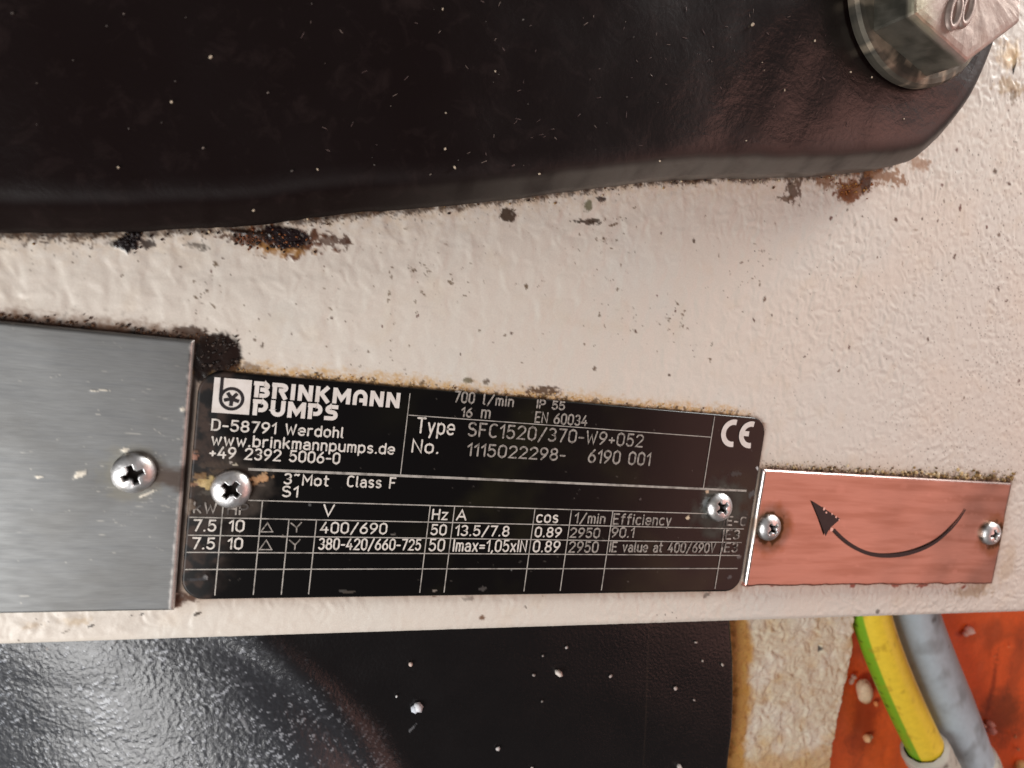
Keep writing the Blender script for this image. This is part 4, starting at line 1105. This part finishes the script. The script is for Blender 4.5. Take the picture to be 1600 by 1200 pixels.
def screw(px, py, zp, r, turn, label, i):
    H = 0.21
    x, y = at(px, py, zp + 0.12)
    na, nr = 120, 46
    rad = np.concatenate([np.linspace(0.0, 1.0, nr)])
    A = np.linspace(0, 2 * np.pi, na + 1)[:-1]
    RR, AA = np.meshgrid(rad * r, A, indexing='ij')
    u = RR / r
    Zs = 0.05 + (H - 0.05) * (1 - u ** 2.6) ** 0.62
    ca, sa = np.cos(AA - turn), np.sin(AA - turn)
    lx, ly = RR * ca, RR * sa
    arm = 0.30 * r                                    # recess: four tapering arms round a square well
    dx = np.maximum(np.abs(lx) / (0.50 * r), np.abs(ly) / (0.14 * r))
    dy = np.maximum(np.abs(ly) / (0.50 * r), np.abs(lx) / (0.14 * r))
    dd = np.minimum(np.minimum(dx, dy), np.hypot(lx, ly) / (0.27 * r))
    dep = sst(1.06, 0.80, dd)
    floor_ = 0.0 + 0.06 * np.clip(np.hypot(lx, ly) / (0.55 * r), 0, 1)
    Zs = Zs * (1 - dep) + np.minimum(Zs, floor_) * dep
    Zs += 0.004 * fbm(lx * 9 + i, ly * 9, 3, 150 + i) * (1 - dep)
    Xs, Ys = RR * np.cos(AA), RR * np.sin(AA)
    # rim
    rim = [(r * 1.0, 0.02), (r * 0.99, -0.02)]
    for rr_, z_ in rim:
        Xs = np.vstack([Xs, rr_ * np.cos(A)]); Ys = np.vstack([Ys, rr_ * np.sin(A)]); Zs = np.vstack([Zs, np.full(na, z_)])
    n, m_ = Xs.shape
    idx = np.arange(n * m_).reshape(n, m_); nx = np.roll(idx, -1, axis=1)
    Fq = np.stack([idx[:-1], idx[1:], nx[1:], nx[:-1]], -1).reshape(-1, 4)
    col = np.empty(Xs.shape + (4,)); col[..., :3] = np.array([0.90, 0.90, 0.91]); col[..., 3] = 0.43
    mixc(col, np.array([0.70, 0.67, 0.63]), 0.8 * sst(-0.1, 0.5, fbm(Xs * 5 + 3 * i, Ys * 5, 4, 155)))
    dp = np.vstack([dep, np.zeros((2, na))])
    mixc(col, lin(52, 38, 32) * 0.6, 0.97 * sst(0.25, 0.75, dp)); col[..., 3] += 0.35 * dp  # recess darkened with grime colour to stand for its shade
    mixc(col, lin(96, 84, 70), 0.8 * sst(0.90, 1.0, np.hypot(Xs, Ys) / r) * sst(-0.4, 0.3, fbm(Xs * 6 + i, Ys * 6, 3, 156)))
    o = link('screw', mesh_np('screw', np.stack([Xs, Ys, Zs], -1).reshape(-1, 3), Fq, col.reshape(-1, 4)), M_ZINC)
    o.location = (x, y, zp)
    o.rotation_euler = (random.uniform(-0.09, 0.09), random.uniform(-0.09, 0.09), 0)
    tag(o, label, 'screw', 'screws that hold the plates')


for i, (px, py, zp, r, an, lb) in enumerate(SCREWS):
    screw(px, py, zp, r, an, lb, i)

# ------------------------------------------------------------------ hexagon bolt and washer
print('bolt')
BX, BY = 13.26, 13.43


def ring_solid(name, prof, shape, mat, colfun, parent=None, na=144):
    """Lathe whose radius is shaped by shape(angle, flag); prof = list of (radius, z, flag)."""
    A = np.linspace(0, 2 * np.pi, na + 1)[:-1]
    Xs, Ys, Zs = [], [], []
    for r_, z_, fl in prof:
        R = np.full(na, r_) if fl == 0 else np.minimum(shape(A) * r_, 1e9)
        Xs.append(R * np.cos(A)); Ys.append(R * np.sin(A)); Zs.append(np.full(na, z_) if not callable(z_) else z_(A))
    X, Y, Z = np.array(Xs), np.array(Ys), np.array(Zs)
    Z = Z + 0.010 * fbm(X * 2.5, Y * 2.5, 3, 161)
    n, m_ = X.shape
    idx = np.arange(n * m_).reshape(n, m_); nx = np.roll(idx, -1, axis=1)
    Fq = np.stack([idx[:-1], nx[:-1], nx[1:], idx[1:]], -1).reshape(-1, 4)
    col = colfun(X, Y, Z)
    return link(name, mesh_np(name, np.stack([X, Y, Z], -1).reshape(-1, 3), Fq, col.reshape(-1, 4), smooth=False), mat, parent)


def wash_col(X, Y, Z):
    col = np.empty(X.shape + (4,)); col[..., :3] = np.array([0.14, 0.125, 0.10]); col[..., 3] = 0.65
    mixc(col, np.array([0.07, 0.065, 0.055]), sst(-0.1, 0.3, fbm(X * 1.8, Y * 1.8, 4, 162)) * 0.85)
    mixc(col, np.array([0.40, 0.33, 0.25]), 0.85 * sst(0.05, 0.25, fbm(X * 2.6, Y * 2.6, 5, 166)))
    return col


prof = [(1.80, 0.0, 0), (1.86, 0.04, 0), (1.87, 0.13, 0), (1.87, 0.22, 0), (1.82, 0.29, 0), (1.72, 0.31, 0), (1.60, 0.315, 0), (1.45, 0.316, 0), (1.2, 0.316, 0)]
wsh = ring_solid('washer', prof, None, M_STEELBOLT, wash_col)
wsh.location = (BX, BY, BLOCK_H + 0.03)
tag(wsh, 'round steel washer under the hexagon bolt head on the black casting', 'washer')
phi = math.radians(-78.4)


def hexr(A):
    t = np.mod(A - phi + math.pi / 6 - math.pi / 6, math.pi / 3) - math.pi / 6
    return math.cos(math.pi / 6) / np.cos(t)


def hex_col(X, Y, Z):
    col = np.empty(X.shape + (4,)); col[..., :3] = np.array([0.42, 0.34, 0.30]); col[..., 3] = 0.46
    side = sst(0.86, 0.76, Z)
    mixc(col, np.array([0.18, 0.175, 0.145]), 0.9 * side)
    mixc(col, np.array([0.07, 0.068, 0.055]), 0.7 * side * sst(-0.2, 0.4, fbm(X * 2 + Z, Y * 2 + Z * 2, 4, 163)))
    rad_ = np.hypot(X, Y)
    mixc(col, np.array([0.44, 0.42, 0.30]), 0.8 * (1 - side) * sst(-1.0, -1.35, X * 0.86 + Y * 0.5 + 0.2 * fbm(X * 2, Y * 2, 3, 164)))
    mixc(col, np.array([0.42, 0.33, 0.28]), 0.6 * (1 - side) * sst(0.1, 0.6, fbm(X * 2.2, Y * 2.2, 4, 165)))
    return col


re = 1.67
prof = [(re, 0.0, 1), (re, 0.04, 1), (re, 0.2, 1), (re, 0.4, 1), (re, 0.6, 1), (re, 0.74, 1), (re, 0.80, 1), (re * 0.985, 0.865, 1), (re * 0.965, 0.895, 1), (re * 0.93, 0.905, 1), (re * 0.85, 0.91, 1), (re * 0.7, 0.91, 1), (re * 0.5, 0.912, 1), (re * 0.35, 0.912, 1), (re * 0.2, 0.914, 1), (0.02, 0.914, 1)]
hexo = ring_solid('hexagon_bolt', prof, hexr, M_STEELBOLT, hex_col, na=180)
hexo.location = (BX, BY, BLOCK_H + 0.345)
tag(hexo, 'large hexagon head bolt with a raised strength figure on the black casting', 'bolt')
ZT = BLOCK_H + 0.345 + 0.914
lobes = [(1491, 19, 8.0, 18, -0.10), (1510, 14, 7.5, 18, -0.14)]
mb = MB()
for px, py, rx, ry, an in lobes:
    cx0, cy0 = at(px, py, ZT)
    u = abs(at(px + 10, py, ZT)[0] - cx0) / 10
    K = 28
    cen = []
    for k in range(K):
        a0 = 2 * math.pi * k / K
        ex, ey = rx * u * math.cos(a0), ry * u * math.sin(a0)
        cen.append((cx0 - BX + ex * math.cos(an) - ey * math.sin(an), cy0 - BY + ex * math.sin(an) + ey * math.cos(an)))
    vs, fs = [], []
    for k in range(K):
        p0, p1, p2 = np.array(cen[k - 1]), np.array(cen[k]), np.array(cen[(k + 1) % K])
        t = (p2 - p0) / np.hypot(*(p2 - p0)); nn = np.array([-t[1], t[0]])
        for j in range(6):
            b = math.pi * j / 5
            q = p1 + nn * 0.075 * math.cos(b)
            vs.append((q[0], q[1], 0.905 + 0.07 * math.sin(b)))
    for k in range(K):
        for j in range(5):
            fs.append((k * 6 + j, k * 6 + j + 1, ((k + 1) % K) * 6 + j + 1, ((k + 1) % K) * 6 + j))
    mb.add(vs, fs)
mb.build('strength_figure', M_EMBOSS, hexo, smooth=True)

# ------------------------------------------------------------------ loose dirt
print('dirt')
ICO_T = (1 + 5 ** 0.5) / 2
ICO_V = np.array([(-1, ICO_T, 0), (1, ICO_T, 0), (-1, -ICO_T, 0), (1, -ICO_T, 0), (0, -1, ICO_T), (0, 1, ICO_T), (0, -1, -ICO_T), (0, 1, -ICO_T), (ICO_T, 0, -1), (ICO_T, 0, 1), (-ICO_T, 0, -1), (-ICO_T, 0, 1)]) / 1.9
ICO_F = np.array([(0, 11, 5), (0, 5, 1), (0, 1, 7), (0, 7, 10), (0, 10, 11), (1, 5, 9), (5, 11, 4), (11, 10, 2), (10, 7, 6), (7, 1, 8), (3, 9, 4), (3, 4, 2), (3, 2, 6), (3, 6, 8), (3, 8, 9), (4, 9, 5), (2, 4, 11), (6, 2, 10), (8, 6, 7), (9, 8, 1)])


def crumbs(name, items, stretch=None):
    """items: x, y, z, radius, colour; each a small angular grain."""
    V, Fq, C = [], [], []
    for k, (x, y, z, r, c) in enumerate(items):
        sc = rng.uniform(0.5, 1.3, 3) * r
        if stretch: sc = np.array([r * stretch[1] * rng.uniform(0.3, 1), r * stretch[0], r * stretch[0]])
        v = ICO_V * rng.uniform(0.85, 1.1, (12, 1)) * sc
        a_ = rng.uniform(0, 6.28); R = np.array([[math.cos(a_), -math.sin(a_), 0], [math.sin(a_), math.cos(a_), 0], [0, 0, 1]])
        v = v @ R.T + np.array([x, y, z])
        V.append(v); Fq.append(ICO_F + 12 * k); C.append(np.tile(np.append(c, 0.55), (12, 1)))
    o = link(name, mesh_np(name, np.vstack(V), np.vstack(Fq), np.vstack(C)), M_CRUMB)
    return tag(o, kind='stuff')


it = []
for k in range(150):                                 # along the foot of the casting
    q = BLOCK_EDGE[random.randrange(60, len(BLOCK_EDGE) - 110)]
    if float(perlin(q[0] * 0.9, 0.3, 171)) < -0.15: continue
    o_ = abs(random.gauss(0, 0.09))
    c = random.choice((DARK, DARK, BROWN, lin(150, 120, 80), lin(200, 180, 150)))
    it.append((q[0] + random.gauss(0, .03), q[1] - o_, 0.015, random.choice((.008, .012, .018, .026)), c))
for k in range(90):
    x, y = at(random.gauss(445, 22), random.gauss(372, 9)); it.append((x, y, 0.03, random.uniform(.012, .035), random.choice((lin(30, 22, 24), lin(44, 30, 26), DARK, lin(120, 70, 34)))))
for k in range(40):
    x, y = at(random.gauss(388, 14), random.gauss(374, 7)); it.append((x, y, 0.02, random.uniform(.015, .035), random.choice((RUST, lin(110, 62, 34), DARK))))
for k in range(40):
    x, y = at(random.gauss(203, 9), random.gauss(378, 7)); it.append((x, y, 0.025, random.uniform(.015, .05), lin(34, 27, 28)))
for k in range(60):
    x, y = at(random.gauss(1335, 16), random.gauss(292, 8)); it.append((x, y, 0.02, random.uniform(.012, .03), random.choice((RUST, lin(140, 82, 34), lin(170, 120, 60)))))
for k in range(280):                                 # above the arrow plate
    t = random.random() ** 0.7
    x = 12.2 + 8.3 * t
    it.append((x, ARROW_PL['y1'] + 0.03 + abs(random.gauss(0, 0.06 + 0.05 * t)), 0.02, random.choice((.015, .022, .035, .05)) * (0.6 + 0.6 * t), random.choice((lin(120, 92, 52), lin(150, 120, 74), lin(92, 68, 38), lin(222, 200, 166), lin(200, 172, 126)))))
for k in range(170):                                 # above the name plate
    x = random.uniform(0.6, 11.6)
    it.append((x, NP_H + 0.02 + abs(random.gauss(0, 0.05)), 0.015, random.choice((.010, .014, .02)), random.choice((OCHRE, OCHRE, lin(150, 118, 78), BROWN, lin(214, 186, 140)))))
for k in range(120):                                 # above the grey plate
    x = random.uniform(-3.4, 0.1)
    it.append((x, ALU['y1'] + 0.02 + abs(random.gauss(0, 0.07)), 0.015, random.choice((.012, .018, .028)), random.choice((BROWN, lin(70, 50, 38), DARK))))
for k in range(60):                                  # dark crust in the corner between both plates
    x, y = at(random.uniform(315, 375), random.uniform(522, 578)); it.append((x, y, 0.02, random.uniform(.012, .035), random.choice((lin(40, 28, 22), lin(30, 20, 17), lin(60, 46, 38)))))
crumbs('dirt_crumbs', it)
it = []
for k in range(40):                                 # pale specks of dust on the black casting
    px, py = random.uniform(0, 1500), random.uniform(0, 300)
    x, y = at(px, py, BLOCK_H)
    if y < np.interp(x, BLOCK_EDGE[:330, 0], BLOCK_EDGE[:330, 1]) + 0.35 or x > 15.2: continue
    it.append((x, y, BLOCK_H + 0.035, random.choice((.008, .010, .014, .02)), random.choice((lin(120, 108, 100), lin(96, 88, 84), lin(80, 72, 68)))))
for px, py, r in ((1175, 39, .055), (1272, 64, .035), (695, 233, .035), (710, 262, .04), (842, 272, .05), (773, 112, .025), (696, 177, .03), (329, 90, .035), (185, 262, .035), (496, 265, .03), (268, 160, .03), (691, 15, .03), (1225, 142, .02), (1328, 113, .03), (1190, 98, .02), (1193, 110, .02), (1411, 186, .025), (1361, 121, .025), (1225, 140, .02), (1165, 220, .03), (1030, 252, .03), (396, 329, .03)):
    x, y = at(px, py, BLOCK_H); it.append((x, y, BLOCK_H + 0.025, r * 0.75, lin(200, 182, 160)))
crumbs('dust_specks', it)
it = []
for k in range(120):                                 # fine fibres and scuffs on the casting
    px, py = random.gauss(1080, 190), random.uniform(0, 260)
    if k > 80: px = random.uniform(450, 1200)
    x, y = at(px, py, BLOCK_H)
    if y < np.interp(x, BLOCK_EDGE[:330, 0], BLOCK_EDGE[:330, 1]) + 0.5 or np.hypot(x - 13.26, y - 13.43) < 2.1 or x > 14.8: continue
    it.append((x, y, BLOCK_H + 0.012, random.uniform(.010, .018), random.choice((lin(110, 90, 86), lin(90, 70, 68), lin(130, 112, 104)))))
crumbs('dust_fibres', it, (0.35, 5.0))
it = []
for px, py, r, c, z in ((1513, 984, .20, (255, 214, 200), ZO), (1508, 990, .14, (250, 206, 190), ZO), (1546, 1130, .16, (244, 190, 176), ZO), (1547, 1140, .17, (236, 176, 166), ZO), (1536, 1133, .11, (250, 200, 180), ZO), (1354, 1153, .15, (240, 190, 140), ZO), (1358, 1150, .1, (244, 200, 160), ZO), (1330, 1063, .13, (240, 200, 180), ZO), (1333, 1057, .1, (240, 200, 180), ZO), (1594, 1195, .22, (250, 220, 150), ZO), (1590, 1170, .09, (220, 150, 110), ZO), (1585, 1150, .08, (210, 140, 100), ZO), (1368, 1099, .10, (230, 150, 90), ZO), (1575, 1010, .06, (240, 140, 90), ZO), (1553, 1025, .06, (240, 140, 90), ZO)):
    x, y = at(px, py, z + 0.1); it.append((x, y, z + 0.12, r, lin(*c)))
for px, py, r, c in ((872, 1050, .10, (232, 222, 214)), (652, 1103, .16, (236, 240, 246)), (648, 1106, .12, (220, 226, 236)), (641, 1036, .06, (210, 190, 180)), (619, 1086, .04, (220, 220, 220)), (884, 1010, .045, (200, 190, 186)), (953, 1055, .045, (190, 176, 170)), (1054, 1074, .05, (196, 180, 172)), (777, 1168, .055, (206, 200, 198)), (1086, 1002, .05, (190, 176, 168)), (1096, 1031, .05, (196, 182, 172)), (1127, 1037, .05, (190, 176, 166)), (1060, 1197, .1, (200, 190, 184)), (830, 1199, .05, (220, 210, 206)), (404, 1008, .06, (226, 230, 236)), (1128, 1037, .03, (190, 170, 160)), (1083, 1092, .045, (170, 156, 150)), (847, 1023, .04, (150, 140, 136)), (833, 1053, .04, (160, 150, 146)), (846, 1094, .04, (130, 124, 120))):
    x, y = at(px, py, ZB_); it.append((x, y, ZB_ + 0.05, r, lin(*c)))
crumbs('debris_grains', it)


def lump():
    n, m_ = 28, 18
    th = np.linspace(0, 2 * np.pi, n + 1)[:-1]; ph = np.linspace(0, math.pi, m_)
    TH, PH = np.meshgrid(th, ph)
    r = 1 + 0.16 * fbm(TH * 0.9, PH * 1.2, 3, 181) * np.sin(PH)
    X, Y, Z = 0.27 * r * np.sin(PH) * np.cos(TH), 0.44 * r * np.sin(PH) * np.sin(TH), 0.22 * r * np.cos(PH)
    idx = np.arange(n * m_).reshape(m_, n); nx = np.roll(idx, -1, axis=1)
    Fq = np.stack([idx[:-1], nx[:-1], nx[1:], idx[1:]], -1).reshape(-1, 4)[:, ::-1]
    col = np.empty(X.shape + (4,)); col[..., :3] = lin(246, 220, 186); col[..., 3] = 0.45
    mixc(col, lin(190, 120, 60), 0.8 * sst(-0.12, -0.4, Y))
    o = link('paint_lump', mesh_np('paint_lump', np.stack([X, Y, Z], -1).reshape(-1, 3), Fq, col.reshape(-1, 4)), M_CRUMB)
    o.location = pt3(1351, 1080, ZO + 0.3)
    o.rotation_euler = (0, 0, math.radians(25))
    tag(o, 'cream oval paint lump stuck on the orange body left of the striped wire', 'paint lump')


lump()
print('done')
